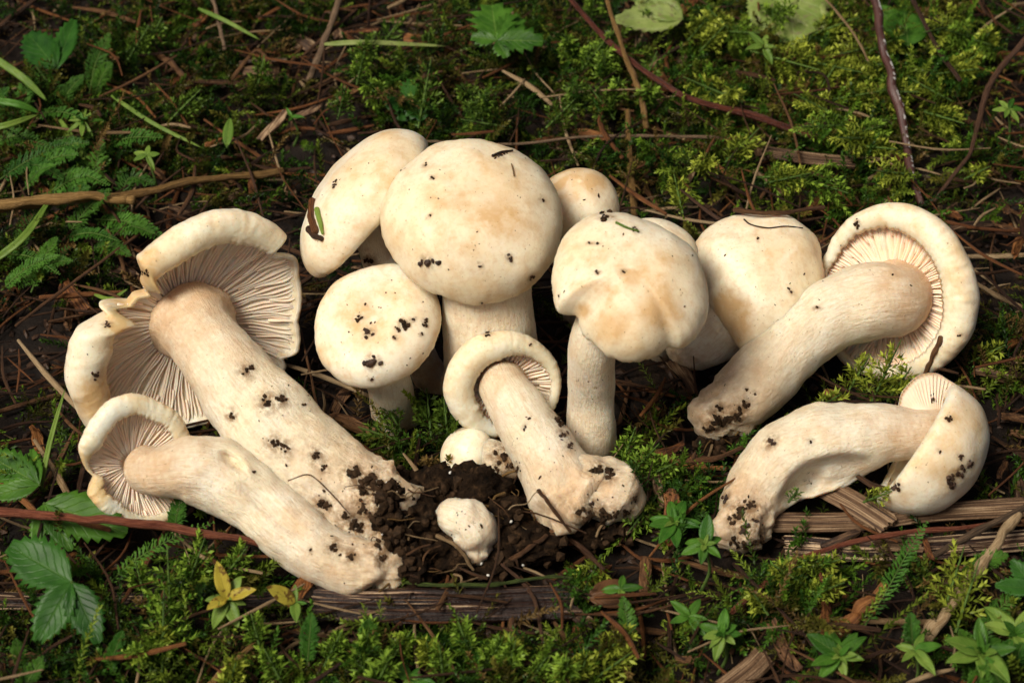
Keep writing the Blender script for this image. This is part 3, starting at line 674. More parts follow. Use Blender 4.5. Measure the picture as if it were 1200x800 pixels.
# ------------------------------------------------------------------ soil clods at the stem bases
def clod(label, spots, seed, crumbs=60, white=0):
    c = P(spots[0][0], spots[0][1], 0); root = thing('soil_clod', label, 'soil', c)
    V, F = [], []
    sph = bmesh.new(); bmesh.ops.create_icosphere(sph, subdivisions=4, radius=1)
    sv = [v.co.copy() for v in sph.verts]; sf = [tuple(v.index for v in f.verts) for f in sph.faces]; sph.free()
    for q, (px, py, z, rx, ry, rz) in enumerate(spots):
        c0 = P(px, py, z); k = len(V)
        for v in sv:
            d = 1 + .38 * noise.noise(v * 1.6 + Vector((seed + q, 0, 0))) + .28 * noise.noise(v * 4 + Vector((0, seed + q, 0))) + .16 * noise.noise(v * 9)
            V.append(c0 + Vector((v.x * rx, v.y * ry, v.z * rz)) * d)
        F += [tuple(i + k for i in f) for f in sf]
    build('earth', V, F, SOIL, root, smooth=True)
    tr = BVHTree.FromPolygons([Vector(v) for v in V], F)
    CV, CF, WV, WF = [], [], [], []
    for i in range(crumbs + white):
        v = random.choice(V); p, n, _, _ = tr.find_nearest(Vector(v) + CW * .2)
        r = random.uniform(.05, .2) if i < crumbs else random.uniform(.025, .06)
        lv, lf = lump(p + n * r * .2, n, r, i + seed, .8, random.choice([1, 1.3]), i)
        a, b = (CV, CF) if i < crumbs else (WV, WF)
        k = len(a); a += lv; b += [tuple(j + k for j in f) for f in lf]
    tag(build('crumbs', CV, CF, CRMB, root, smooth=False), kind='stuff')
    if white: tag(build('white_granules', WV, WF, WHIT, root, smooth=True), kind='stuff')
    # rootlets
    for i in range(max(5, crumbs // 6)):
        p, n, _, _ = tr.find_nearest(Vector(random.choice(V)) + CW * .3)
        d = Vector((random.uniform(-1, 1), random.uniform(-.6, .6), random.uniform(-.3, .5))).normalized(); pts = []
        for k in range(5):
            q = p + d * (k * .28) + Vector((random.uniform(-.1, .1), random.uniform(-.1, .1), random.uniform(-.1, .12))) + n * .05
            pts.append((*q, (.045 if i % 4 == 0 else .026) - .003 * k))
        TV, TF, TA = tube(pts, 14, 5, .1, i); build('rootlet', TV, TF, random.choice([NEED, PALE, OCHR]), root, attrs=TA)
    return root
clod('large dark clod of soil and rootlets binding the bases of the lying stems', [(470, 588, 1.35, .62, .8, .95), (458, 583, 2.15, .45, .5, .55), (455, 608, 1.95, .42, .45, .5), (464, 634, 1.5, .36, .4, .45), (470, 662, 1.05, .34, .4, .45), (474, 622, 1.0, .55, .7, .8), (484, 668, .75, .55, .6, .75), (470, 640, 1.1, .4, .5, .6), (500, 580, 1.05, 1.25, .8, 1.0), (552, 578, 1.1, 1.2, .8, 1.0), (590, 612, .9, .75, .6, .8), (496, 616, 1.1, .8, .7, .9), (515, 645, .7, 1.0, .8, .75), (600, 640, .55, 1.3, .8, .65), (475, 660, .35, .7, .6, .7), (575, 655, .3, 1.0, .7, .5)], 2, 420, 60)
clod('small dark soil clod under the stem end of the arched fallen mushroom', [(858, 510, .35, .8, .5, .5), (838, 522, .2, .6, .4, .4)], 5, 40)
clod('dark soil clinging under the cut bulb of the small ring-capped mushroom', [(702, 622, .3, .9, .5, .55), (735, 612, .2, .6, .4, .4)], 8, 46)

# ------------------------------------------------------------------ twigs, strips, stalks: each its own thing
def stick(name, label, cat, pts, r0, r1, mat, group=None, wob=.22, m=9, n=44, flat=1.0, lift=0.0):
    base_ = catmull([(*P(a, b, z + lift), lin(r0, r1, i / (len(pts) - 1))) for i, (a, b, z) in enumerate(pts)], len(pts) * 3)
    ctrl = [(x + random.gauss(0, r0 * .16), y + random.gauss(0, r0 * .16), z + random.gauss(0, r0 * .14), r * random.uniform(.8, 1.14)) for x, y, z, r in base_]
    V, F, A = tube(ctrl, n, m, wob, random.random() * 40, flat, (True, True), 3.0)
    ob = tag(build(name, V, F, mat, attrs=A), label, cat, group)
    if r0 >= .085 and name in ('twig', 'stick', 'stalk'):
        for q in range(random.choice([0, 1, 1])):
            k = random.randrange(2, len(ctrl) - 2) if len(ctrl) > 5 else 1
            c0 = Vector(ctrl[k][:3]); tn = (Vector(ctrl[k + 1][:3]) - c0).normalized(); sd_ = (tn.cross(CW) * random.choice([-1, 1]) + tn * random.uniform(-.2, 1) + CW * random.uniform(0, .5)).normalized(); L_ = random.uniform(.25, .8); rr = r0 * random.uniform(.35, .6)
            SV, SF, SA = tube([(*c0, rr * 1.3), (*(c0 + sd_ * L_ * .5 + Vector((0, 0, .05))), rr), (*(c0 + sd_ * L_), rr * .5)], 10, 6, .3, q, 1.0, (True, True), 3.0)
            build('side_spur', SV, SF, mat, ob, attrs=SA)
    return ob
def strip(name, label, cat, pts, width, thick, mat, group=None, ridges=5, rag=.25, up=None):
    """a flat split of wood or bark along pixel points (px, py, z)"""
    c = [Vector(q) for q in catmull([tuple(P(*p)) for p in pts], 34)]; T = frames(c); V, F, fib = [], [], []; L = 0; seed = random.random() * 30
    k = 12; n = len(c)
    for i, p in enumerate(c):
        t = T[i][0]; s_ = t.cross(Vector(up or (0, -.35, 1))).normalized(); nn = s_.cross(t)
        if i: L += (p - c[i - 1]).length
        for side in (0, 1):
            for j in range(k):
                u = j / (k - 1) - .5
                e = 0
                if i in (0, n - 1): e = (rag * (noise.noise(Vector((u * 9, seed, i))))) * (1 if i else -1)
                h = thick * (.5 + .35 * noise.noise(Vector((u * ridges * 2, L * .12, seed)))) * (1 - .6 * (abs(u) * 2) ** 4)
                ww = width * (1 + .10 * noise.noise(Vector((L * .5, seed, side))))
                V.append(p + s_ * (u * ww) + nn * (h if side == 0 else -h * .6) + t * e); fib.append((u * ridges * .7, side * .3, L * .10 + seed))
    for i in range(n - 1):
        a, b = i * 2 * k, (i + 1) * 2 * k
        for j in range(k - 1):
            F.append((a + j, b + j, b + j + 1, a + j + 1)); F.append((a + k + j, a + k + j + 1, b + k + j + 1, b + k + j))
        F.append((a, a + k, b + k, b)); F.append((a + k - 1, b + k - 1, b + 2 * k - 1, a + 2 * k - 1))
    for a in (0, (n - 1) * 2 * k):
        for j in range(k - 1):
            f = (a + j, a + j + 1, a + k + j + 1, a + k + j); F.append(f if a == 0 else f[::-1])
    return tag(build(name, V, F, mat, smooth=False, attrs={'fib': ('FLOAT_VECTOR', fib)}), label, cat, group)

strip('bark_strip', 'dark wet strip of split bark with pale splintered end, below the soil clod', 'bark', [(366, 706, .5), (450, 710, .55), (560, 709, .55), (676, 705, .45)], 1.05, .30, PLKD, ridges=7, rag=.5)
strip('bark_strip', 'dark bark strip lying beneath the serrated three-part leaf', 'bark', [(-40, 702, .3), (40, 705, .35), (130, 704, .35), (250, 706, .3), (350, 700, .3)], .55, .22, PLKD)
strip('wood_splinter', 'long grey-brown wood splinter lying under the folded white cap', 'wood', [(905, 612, .5), (1000, 611, .55), (1100, 600, .6), (1240, 592, .6)], .62, .25, PLNK)
strip('wood_splinter', 'broad wood chip slanting out from under the hollowed stem', 'wood', [(968, 572, .75), (1005, 592, .8), (1042, 616, .7)], .75, .22, PLNK)
strip('wood_splinter', 'blunt wood chip below the slanting chip, crossed by the red twig', 'wood', [(1030, 634, .45), (1080, 636, .45)], .6, .2, PLNK)
strip('wood_splinter', 'thin pale straight splinter under the feathery green sprig', 'wood', [(905, 724, .35), (990, 726, .4), (1095, 729, .4)], .17, .12, PALE)
strip('wood_splinter', 'ochre wood block end below the low narrow-leaved star plant', 'wood', [(845, 812, .5), (880, 785, .6), (895, 770, .6)], .7, .4, PLNK)
strip('wood_splinter', 'dark sunken splinter beneath the long grey-brown splinter', 'wood', [(920, 640, .15), (1040, 645, .15), (1210, 632, .2)], .7, .2, PLKD)
strip('wood_splinter', 'rotten strip in the mossy litter behind the bruised cap', 'wood', [(895, 178, .5), (950, 186, .6), (1000, 190, .5)], .5, .2, PLNK)

stick('twig', 'smooth red-brown twig crossing in front of the slim lying mushroom', 'twig', [(-30, 598, 1.6), (60, 604, 1.9), (150, 612, 2.0), (240, 624, 1.8), (322, 641, 1.2)], .15, .12, REDT, m=10)
stick('stalk', 'thick ochre dry stalk lying over the moss above the torn cap', 'stalk', [(-40, 252, 1.2), (60, 236, 1.6), (160, 228, 1.5), (240, 210, 1.3), (330, 203, .9)], .17, .13, OCHR, m=10)
stick('stalk', 'second ochre stalk running along the thick one, ending in a blunt tip', 'stalk', [(-40, 246, 1.6), (50, 234, 1.9), (130, 232, 1.8), (157, 236, 1.7)], .19, .17, OCHR, m=10)
stick('twig', 'thin rusty stem slanting down towards the torn cap', 'twig', [(18, 382, .9), (80, 335, 1.3), (135, 295, 1.5), (172, 268, 1.2)], .05, .07, NEED)
stick('twig', 'dark twig with white crust standing steeply among the moss', 'twig', [(1016, -30, 3.8), (1032, 40, 3.0), (1046, 95, 2.3), (1058, 140, 1.6), (1066, 195, .9), (1080, 240, .4)], .19, .14, WHTW, m=10)
stick('twig', 'long dark-red twig running through the litter behind the small round cap', 'twig', [(660, -10, 2.6), (720, 55, 2.0), (800, 112, 1.6), (880, 135, 1.3), (968, 165, .9)], .09, .15, REDT, m=10)
stick('twig', 'ochre knotted stem standing in the litter behind the small round cap', 'twig', [(706, -20, 3.4), (722, 35, 2.6), (736, 75, 2.0), (750, 110, 1.4), (758, 150, .6)], .09, .12, OCHR)
stick('twig', 'thin horizontal dark root stretched behind the biggest cap', 'twig', [(500, 166, 1.0), (600, 169, 1.1), (690, 160, 1.2), (800, 160, 1.0), (870, 163, .8)], .05, .06, GREY)
stick('twig', 'reddish needle lying on top of the bruised cap', 'twig', [(860, 246, 4.6), (905, 250, 4.7), (965, 243, 4.4)], .09, .07, NEED)
stick('twig', 'red-orange bent twig leading from the hollow stem base to the wood chips', 'twig', [(858, 718, .5), (900, 680, .9), (950, 650, 1.0), (1010, 632, 1.1), (1080, 622, 1.1), (1195, 612, .8)], .10, .08, REDT, m=10)
stick('stick', 'straight pale brown stick slanting over the moss below the wood splinters', 'stick', [(1085, 748, .5), (1120, 700, 1.0), (1160, 645, 1.2), (1192, 602, 1.2)], .22, .15, PALE, m=10)
stick('twig', 'grey twig meeting the pale slanting stick near its top', 'twig', [(1095, 650, .8), (1145, 622, 1.2), (1215, 588, 1.3)], .11, .12, GREY)
stick('stick', 'short glossy rust-orange stick half buried in moss beside the feathery sprig', 'stick', [(984, 738, .3), (1010, 712, .7), (1038, 688, .9)], .24, .2, RUST, m=12)
stick('twig', 'thin black wiry root curving past the starry green plants', 'twig', [(860, 660, 1.0), (890, 690, 1.2), (930, 730, 1.0), (965, 770, .7)], .06, .05, DARK)
stick('twig', 'thin red twig stub dropping from the bent red twig', 'twig', [(958, 655, 1.0), (968, 700, .6), (980, 735, .3)], .06, .05, REDT)
stick('twig', 'dark arched twig over the bright leafy star plants', 'twig', [(1000, 775, .9), (1040, 762, 1.1), (1090, 755, 1.0), (1140, 770, .6)], .06, .05, DARK)
stick('twig', 'long dark twig crossing the bank behind the arched mushroom', 'twig', [(1065, -10, 3.0), (1095, 50, 2.2), (1125, 95, 1.6)], .10, .08, DARK)
stick('twig', 'dark branched twig bowing down towards the ring-like cap', 'twig', [(1215, 30, 3.2), (1160, 100, 2.2), (1140, 170, 1.5), (1095, 235, .7)], .14, .07, DARK)
stick('twig', 'olive stem rising behind the notched cap', 'twig', [(736, 130, 1.6), (738, 180, .9), (744, 255, .2)], .1, .13, OCHR)
stick('stalk', 'thin pale straw bent over the dark twig with white crust', 'stalk', [(958, -10, 2.4), (990, 25, 2.2), (1012, 60, 1.8), (1022, 90, 1.2)], .05, .04, PALE)
stick('stalk', 'rusty long needle pointing at the ring-like cap', 'stalk', [(1100, 258, .9), (1150, 268, 1.0), (1215, 272, .9)], .07, .06, RUST)
stick('stalk', 'pale grey straw slanting away beside the ring-like cap', 'stalk', [(1140, 330, .9), (1175, 350, .9), (1215, 368, .8)], .09, .08, PALE)
stick('stalk', 'broken tan splinter leaning on the ring-like cap margin', 'stalk', [(1103, 395, 2.6), (1093, 418, 2.0), (1083, 440, 1.2)], .09, .08, NEED)
stick('stalk', 'split dry needle lying across the stem base of the small mushroom', 'stalk', [(632, 575, 2.1), (645, 592, 2.0), (668, 622, 1.3)], .07, .05, NEED)
stick('stalk', 'forked tan needle on the dark soil clod', 'stalk', [(512, 628, 1.6), (535, 640, 1.5), (555, 668, .9)], .07, .05, PALE)
stick('twig', 'stub of twig with a pale broken end at the edge of the clod', 'twig', [(592, 660, .7), (615, 645, 1.0), (640, 628, 1.0)], .1, .08, NEED)
stick('creeping_moss', 'green mossy stem creeping along the dark bark strip', 'stem', [(460, 680, .8), (510, 684, .9), (580, 684, .9), (640, 676, .8), (690, 676, .6)], .075, .05, wood_mat('green_stem', [(.4, (.012, .016, .004)), (.5, (.045, .065, .010)), (.6, (.13, .20, .03))]), wob=.5)
stick('twig', 'orange-brown crooked twig lying in the litter behind the seedling', 'twig', [(318, 75, .8), (300, 60, .8), (270, 95, .7)], .07, .09, NEED)
stick('twig', 'straight grey-brown twig standing beside the pale grass blade', 'twig', [(400, -10, 2.8), (382, 45, 1.7), (362, 95, .5)], .11, .14, GREY)
stick('twig', 'dark leaning twig among litter near the small starry plant', 'twig', [(247, -10, 2.4), (256, 25, 1.8), (263, 58, 1.1)], .09, .07, GREY)
stick('twig', 'chunky red-brown bark twig in the moss behind the feathery sprig', 'twig', [(178, 57, 1.0), (200, 75, 1.0), (222, 97, .8)], .13, .10, NEED)
stick('twig', 'curling dark rootlet looping over the moss', 'twig', [(935, 85, 1.4), (965, 88, 1.7), (972, 115, 1.4), (963, 160, .7)], .05, .05, DARK)
stick('twig', 'thin dark root hugging the bare ground beside the torn cap', 'twig', [(5, 440, .6), (50, 425, .8), (110, 395, .9)], .06, .05, DARK)
stick('twig', 'ochre bent needle lying between torn cap and oval cap', 'twig', [(352, 385, 1.2), (362, 430, 1.3), (372, 480, .9)], .04, .04, NEED)
stick('twig', 'hair-thin root lying across the slim stem', 'twig', [(338, 563, 3.2), (362, 556, 3.1), (385, 575, 2.9), (410, 602, 2.5)], .022, .022, NEED)
stick('twig', 'curved rusty rootlet bundle beside the arched stem base', 'twig', [(790, 540, .7), (830, 538, .9), (870, 525, 1.0), (905, 505, 1.0)], .1, .07, NEED)
stick('twig', 'flat rusty needle running from the wiry roots to the hollow stem', 'twig', [(770, 530, .6), (800, 545, .8), (850, 548, .9)], .09, .08, RUST)
stick('twig', 'ochre stem fallen in the moss below the yellow leaves', 'twig', [(238, 812, .5), (268, 780, .9), (300, 755, 1.0)], .12, .09, OCHR)
stick('twig', 'slim brown stem pointing down between the three-part leaf and fern moss', 'twig', [(118, 700, 1.0), (132, 740, .9), (142, 775, .6)], .08, .07, NEED)
stick('twig', 'pale curled straw below the dark bark strip', 'twig', [(530, 745, .6), (560, 760, .8), (588, 770, .7)], .09, .06, PALE)
stick('twig', 'reddish upright stem under the dark bark strip', 'twig', [(600, 725, .9), (602, 760, .7), (600, 812, .4)], .09, .08, NEED)

# grass blades and green stems
def blade(label, pts, w, mat, name='grass_blade', cat='grass blade', group=None):
    c = [Vector(q) for q in catmull([tuple(P(*p)) for p in pts], 16)]; T = frames(c); V, F, lv = [], [], []
    n = len(c)
    for i, p in enumerate(c):
        t = T[i][0]; s_ = t.cross(CW).normalized(); u = i / (n - 1); ww = w * (min(1, .5 + u * 3) * (1 - u ** 5 * .9))
        for k, x in enumerate((-1, -.5, 0, .5, 1)):
            V.append(p + s_ * (x * ww * .5) - CW * (.12 * w * (1 - abs(x)))); lv.append((x, u, 0))
        V.append(p - CW * (.22 * w)); lv.append((0, u, 0))
    for i in range(n - 1):
        a, b = i * 6, i * 6 + 6
        for k in range(4): F.append((a + k, a + k + 1, b + k + 1, b + k))
        F.append((a + 4, a + 5, b + 5, b + 4)); F.append((a + 5, a, b, b + 5))
    F.append((0, 5, 4, 3, 2, 1)); F.append(tuple(range((n - 1) * 6, n * 6)))
    return tag(build(name, V, F, mat, attrs={'lv': ('FLOAT_VECTOR', lv)}), label, cat, group)
blade('pale green grass blade lying level beside the straight grey-brown twig', [(380, 52, 1.8), (430, 50, 1.9), (522, 54, 1.6)], .20, LFPL)
blade('short light-green blade slanting across the dark leaning twig', [(232, 10, 2.2), (265, 25, 2.1), (305, 47, 1.7)], .17, LFYG)
blade('light green stalk leaning against the torn cap from below', [(47, 575, 1.0), (58, 520, 2.0), (76, 456, 3.2)], .17, LFYG, 'leaf_stalk', 'stalk')
blade('broad olive blade rising beside the thick ochre stalk', [(-10, 308, 1.0), (30, 275, 1.6), (62, 228, 1.9)], .28, LFYG)
blade('bright green flat blade entering past the bristly rosette', [(-20, 116, 2.4), (20, 122, 2.4), (46, 132, 2.0)], .28, LFBR)
blade('green blade entering under the bright flat one', [(-20, 152, 2.0), (10, 146, 2.2), (45, 134, 2.0)], .24, LFYG)
blade('olive blade slanting down from the leafy bank', [(-20, 60, 2.8), (25, 90, 2.4), (55, 118, 1.8)], .30, LFYG)
blade('olive stem running diagonally under the bristly rosettes', [(130, 112, 1.6), (180, 145, 1.3), (240, 175, .9)], .16, LFYG)
blade('dim olive blade running down to the ochre stalk', [(70, 140, 1.0), (100, 185, .9), (138, 218, .7)], .26, LFYG)
blade('dim green blade ending above the torn cap', [(110, 345, .9), (130, 350, 1.2), (150, 338, 1.6)], .14, LFYG)

# ------------------------------------------------------------------ leaves and small plants
def leaf_mesh(name, mat, L=1.0, w=.4, serr=0, sd=.0, fold=.18, curl=.15, shape=1.0, nu=14, lobes=0):
    """a leaf blade along +Y, its upper side +Z, 1 cm long unless told; closed, thin"""
    V, F, lv = [], [], []; xs = (-1, -.66, -.33, 0, .33, .66, 1); k = len(xs)
    if serr: nu = serr * 2 + 1
    for side in (0, 1):
        for i in range(nu):
            u = i / (nu - 1); hw = w * .5 * (math.sin(math.pi * u ** shape) ** .75) + .012
            sc = 1.0
            if serr: sc = 1 + sd * (1 if i % 2 else -1) * (0 < i < nu - 1)
            if lobes: sc *= 1 + .28 * math.sin(u * math.pi * 2 * lobes)
            for x in xs:
                e = sc if abs(x) == 1 else 1 + (sc - 1) * .3
                yy = u + (.35 * sd if serr and abs(x) == 1 and i % 2 else 0)
                z = fold * abs(x) * hw * 2 - curl * u * u + .02 * math.sin(9 * u) * abs(x)
                V.append((L * hw * x * e, L * yy, L * z - (.012 if side else 0))); lv.append((x, u, 0))
    for side in (0, 1):
        for i in range(nu - 1):
            for j in range(k - 1):
                a = side * nu * k + i * k + j; f = (a, a + 1, a + k + 1, a + k); F.append(f if side == 0 else f[::-1])
    for i in range(nu - 1):
        for j in (0, k - 1):
            a, b = i * k + j, nu * k + i * k + j; f = (a, a + k, b + k, b); F.append(f if j == 0 else f[::-1])
    return mesh_data(name, V, F, mat, True, {'lv': ('FLOAT_VECTOR', lv)})
def quat_dir(d, up):
    y = Vector(d).normalized(); z = (Vector(up) - y * Vector(up).dot(y)).normalized(); x = y.cross(z)
    return Matrix((x, y, z)).transposed().to_quaternion()
LM = {}
for key, m in (('fresh', LFBR), ('green', LEAF), ('deep', LFDK), ('yg', LFYG), ('yellow', LFYE), ('brown', LFBN)):
    LM[key] = leaf_mesh('leaf_' + key, m, 1, .42, 0, 0, .12, .18, .85)
    LM[key + '_n'] = leaf_mesh('leaf_narrow_' + key, m, 1, .24, 0, 0, .12, .16, .85)
    LM[key + '_s'] = leaf_mesh('leaflet_' + key, m, 1, .54, 9, .13, .10, .14, .9)
LM['pale_s'] = leaf_mesh('leaflet_pale', LFPL, 1, .85, 8, .09, .06, .12, .75)
LM['round'] = leaf_mesh('leaf_round', LEAF, 1, .9, 0, 0, .08, .15, .8)
LM['lobed'] = leaf_mesh('leaflet_lobed', LFDK, 1, .78, 5, .26, .10, .12, .95)
LM['lobed_g'] = leaf_mesh('leaflet_lobed_green', LEAF, 1, .78, 5, .26, .10, .12, .95)
STEMG = wood_mat('plant_stem', [(.3, (.04, .08, .015)), (.55, (.10, .18, .03)), (.75, (.18, .28, .06))])
def stem_to(root, p, r=.05, bend=.2, base=None):
    b = Vector(base) if base is not None else ORG[root.name]
    V, F, A = tube([(*b, r * 1.2), (*(b.lerp(p, .5) + Vector((bend, -bend * .3, 0))), r), (*p, r * .8)], 12, 6, .08, 1)
    return build('stem', V, F, STEMG, root, attrs=A)
def rosette(label, px, py, z, size_, nl=6, key='fresh', tilt=.35, group=None, phase=0., inner=True, lean=(0, 0), name='starry_plant', extra=None, narrow=False):
    """a stem with whorls of pointed leaves at its top"""
    size = size_ * .68
    top = P(px, py, z); bx, by = top.x + lean[0], top.y + lean[1]
    root = thing(name, label, 'plant', (bx, by, gz(bx, by)), group); org = ORG[root.name]
    stem_to(root, top, .05)
    axis = (CW * .55 + Vector((0, 0, 1)) + Vector((-lean[0], -lean[1], 0)) * .3).normalized()
    e1 = (CX - axis * CX.dot(axis)).normalized(); e2 = axis.cross(e1)
    s_ = '_n' if narrow else ''
    rings = [(nl, size, tilt, 0, key)] + ([(max(4, nl - 2), size * .5, tilt + .7, .06, key)] if inner else [])
    if extra: rings.append(extra)
    for q, (cnt, sz, tl, dz, kk) in enumerate(rings):
        for i in range(cnt):
            a = phase + 2 * math.pi * (i + .5 * q) / cnt + random.uniform(-.3, .3)
            rad = e1 * math.cos(a) + e2 * math.sin(a); t_ = tl + random.uniform(-.45, .3)
            d = rad * math.cos(t_) + axis * math.sin(t_); up = axis * math.cos(t_) - rad * math.sin(t_)
            kk = random.choice([kk, kk, kk, kk, 'green', 'green', 'yg']) if kk in ('fresh', 'green') else kk
            place('leaf', LM[kk + s_], root, top - org + axis * (dz * sz), quat_dir(d, up), (lambda z_: (z_ * random.uniform(.8, 1.15), z_, z_ * random.uniform(.6, 2.2)))(sz * random.uniform(.62, 1.15)))
    return root
def compound(label, px, py, z, leaflets, key, base=None, group=None, name='leaf_plant', stemr=.06, cat='leaf'):
    """leaflets [(pixel dx, dy, dz cm, scale)] from a common point on a stem"""
    top = P(px, py, z); b = P(*base) if base else Vector((top.x + .3, top.y - .2, gz(top.x, top.y)))
    if not base: pass
    else: b = Vector(b)
    root = thing(name, label, cat, b, group); stem_to(root, top, stemr, .1)
    for (dx, dy, dz, wd_) in leaflets:
        tip = P(px + dx, py + dy, z + dz); d = tip - top
        up = (CW * .75 + Vector((0, 0, .6))).normalized()
        place('leaflet', LM[key], root, top - b, quat_dir(d, up), (d.length * wd_, d.length, d.length))
    return root
compound('dark serrated three-part leaf overlapping the thin dark bark strip', 84, 682, 2.2, [(-76, -46, .5, 1.15), (-42, 68, -.6, 1.0), (30, 68, -.6, .95)], 'deep_s', (95, 690, -.2), stemr=.07)
compound('serrated leaf with broad leaflets under the smooth red-brown twig', 52, 590, 1.5, [(94, 30, -.2, .95), (30, 52, -.5, .75), (-12, 50, -.5, .7)], 'green_s', (48, 600, -.2), stemr=.07)
compound('half-seen serrated leaf beside the foot of the light green stalk', 46, 568, 1.4, [(-66, -40, .3, .9), (-60, 12, 0, .8), (-10, -45, .4, .6)], 'green_s', (50, 580, -.2))
compound('deeply lobed dark green leaf beside the pale grass blade', 582, 48, 2.4, [(-6, -46, .5, 1.1), (-30, -6, .1, .9), (54, -2, .2, .75), (12, 18, -.2, 1.0), (30, -30, .3, .8)], 'lobed_g', (590, 75, .2))
compound('small toothed leaflets in shade below the pale grass blade', 478, 118, 1.2, [(-24, 6, .2, 1.0), (18, 20, -.1, 1.0), (4, -26, .4, .9), (-8, 22, -.2, .9)], 'lobed', (480, 130, .0))
compound('dusky oval leaf with faint veins beside the bristly rosette', 66, 82, 1.8, [(-36, -48, .5, 1.0), (20, -64, .9, .65)], 'deep_s', (75, 95, .1))
compound('large pale yellow-green leaf lying on the moss of the bank', 920, -18, 1.8, [(12, 64, -.6, 1.25), (-34, 50, -.4, .8), (44, 48, -.4, .8)], 'pale_s', (905, 30, .2))
compound('yellowish broken leaf edge behind the ochre knotted stem', 800, 22, 1.6, [(-80, -2, .2, .55), (-60, -30, .6, .6)], 'pale_s', (800, 40, .2))
compound('round smooth green leaf beside the dark twig with white crust', 1064, 54, 1.4, [(-4, -46, .6, 1.0)], 'round', (1062, 70, .1))
compound('round green leaf half behind the crusted twig', 1046, 34, 1.3, [(-16, -30, .5, 1.0)], 'round', (1046, 60, .1))
compound('olive heart-shaped leaf poking from the litter near the stalks', 266, 172, 1.2, [(3, -36, .6, .75)], 'yg', (268, 185, .1))
compound('brown shrivelled leaf at the splintered end of the bark strip', 690, 700, .9, [(40, -22, .2, 1.0), (52, 4, .1, .9)], 'brown', (700, 705, .0))
compound('dull green serrated leaf beside the pale slanting stick', 1212, 690, 1.4, [(-26, -36, .4, 1.0), (-44, -6, .2, .9)], 'deep_s', (1205, 700, .0))

rosette('bristly star of narrow pale green leaves below the dusky oval leaf', 97, 142, 2.0, 1.0, 8, 'fresh', .3, narrow=True)
rosette('small fresh green plant with few oval leaves above the ochre stalk', 172, 182, 1.8, .85, 5, 'fresh', .35, inner=False)
rosette('few-leaved seedling in the litter beside the tilted edge-on cap', 342, 138, 1.2, .7, 3, 'fresh', .5, inner=False)
rosette('yellow-green star plant with spotted yellow leaves above the bark strip', 266, 702, 1.6, 1.25, 6, 'yg', .35, extra=(3, 1.0, .6, .1, 'yellow'))
rosette('small plant with a spotted yellow leaf beside the dark bark strip', 346, 706, 1.3, .85, 4, 'green', .5, inner=False, extra=(1, .95, .5, .05, 'yellow'))
rosette('bright star plant with glossy oval leaves beside the hollow stem base', 826, 638, 2.0, 1.35, 6, 'fresh', .15, phase=.4, inner=True)
rosette('dense green rosette behind the glossy star plant, by the soil clod', 790, 612, 1.5, 1.2, 8, 'fresh', .3, phase=.2)
rosette('low star plant with narrow leaves between wood chips and pale splinter', 846, 742, 1.5, 1.05, 8, 'fresh', .25)
rosette('darker leafy shoot beside the low narrow-leaved star plant', 808, 722, 1.2, 1.25, 5, 'green', .2, inner=False)
rosette('small side shoot with three leaves beside the brown shrivelled leaf', 728, 690, 1.2, .9, 4, 'green', .3, inner=False)
rosette('bright leafy star plant just below the rust-orange stick', 984, 768, 1.6, 1.45, 8, 'fresh', .3, phase=.3)
rosette('thin plant with upright long leaves under the dark arched twig', 1072, 762, 1.4, 1.25, 5, 'fresh', .3, inner=False)
rosette('tufted leafy plant at the foot of the pale slanting stick', 1150, 765, 1.6, 1.7, 7, 'green', .4)
rosette('smaller tufted leafy plant behind the larger tuft by the slanting stick', 1190, 742, 1.3, 1.5, 6, 'green', .4)
rosette('glossy star of leaves below the bowing dark twig', 1182, 128, 2.0, 1.05, 6, 'green', .25, inner=False)
rosette('pale green leaf tuft beside the large pale yellow-green leaf', 895, 55, 1.8, 1.0, 5, 'fresh', .3, inner=False)
rosette('leafy tip in the moss below the pale curled straw', 480, 795, 1.2, 1.0, 6, 'fresh', .3)

# feathery fronds: a rib with fine cut segments
def frond(label, pts, seg, mat, group=None, name='feathery_leaf', fine=2):
    c = [Vector(q) for q in catmull([tuple(P(*p)) for p in pts], 26)]; T = frames(c)
    root = thing(name, label, 'plant', c[0], group)
    V, F, A = tube([(*q, .035 * (1 - .7 * i / 25)) for i, q in enumerate(c)], 24, 5, .05, 0); build('rib', V, F, STEMG, root, attrs=A)
    V, F, lv = [], [], []
    def sliver(p, d, nrm, L, w):
        s_ = d.cross(nrm).normalized() * w; k = len(V)
        V.extend([p - s_ * .5, p + d * L * .5 - s_ + nrm * .01, p + d * L - nrm * L * .15, p + d * L * .5 + s_ + nrm * .01, p + s_ * .5]); lv.extend([(-1, 0, 0), (-1, .5, 0), (0, 1, 0), (1, .5, 0), (1, 0, 0)])
        F.extend([(k, k + 1, k + 3, k + 4), (k + 1, k + 2, k + 3)])
    for i in range(2, 26):
        t, x, _ = T[i]; nrm = (CW * .7 + Vector((0, 0, .7))).normalized(); s0 = t.cross(nrm).normalized()
        L = seg * math.sin(math.pi * min(1, .15 + .85 * (i / 26))) ** .8
        for sg in (-1, 1):
            for rep_ in range(2):
                d = (s0 * sg * random.uniform(.6, 1) + t * random.uniform(.3, .8) + nrm * random.uniform(-.2, .5)).normalized()
                sliver(c[i], d, nrm, L, .025)
                for q in range(fine):
                    d2 = (d + t * random.uniform(-.6, .9) + nrm * random.uniform(-.4, .6)).normalized()
                    sliver(c[i] + d * L * random.uniform(.3, .8), d2, nrm, L * .5, .02)
    tag(build('leaf_segments', V, F, mat, root, attrs={'lv': ('FLOAT_VECTOR', lv)}), kind='stuff')
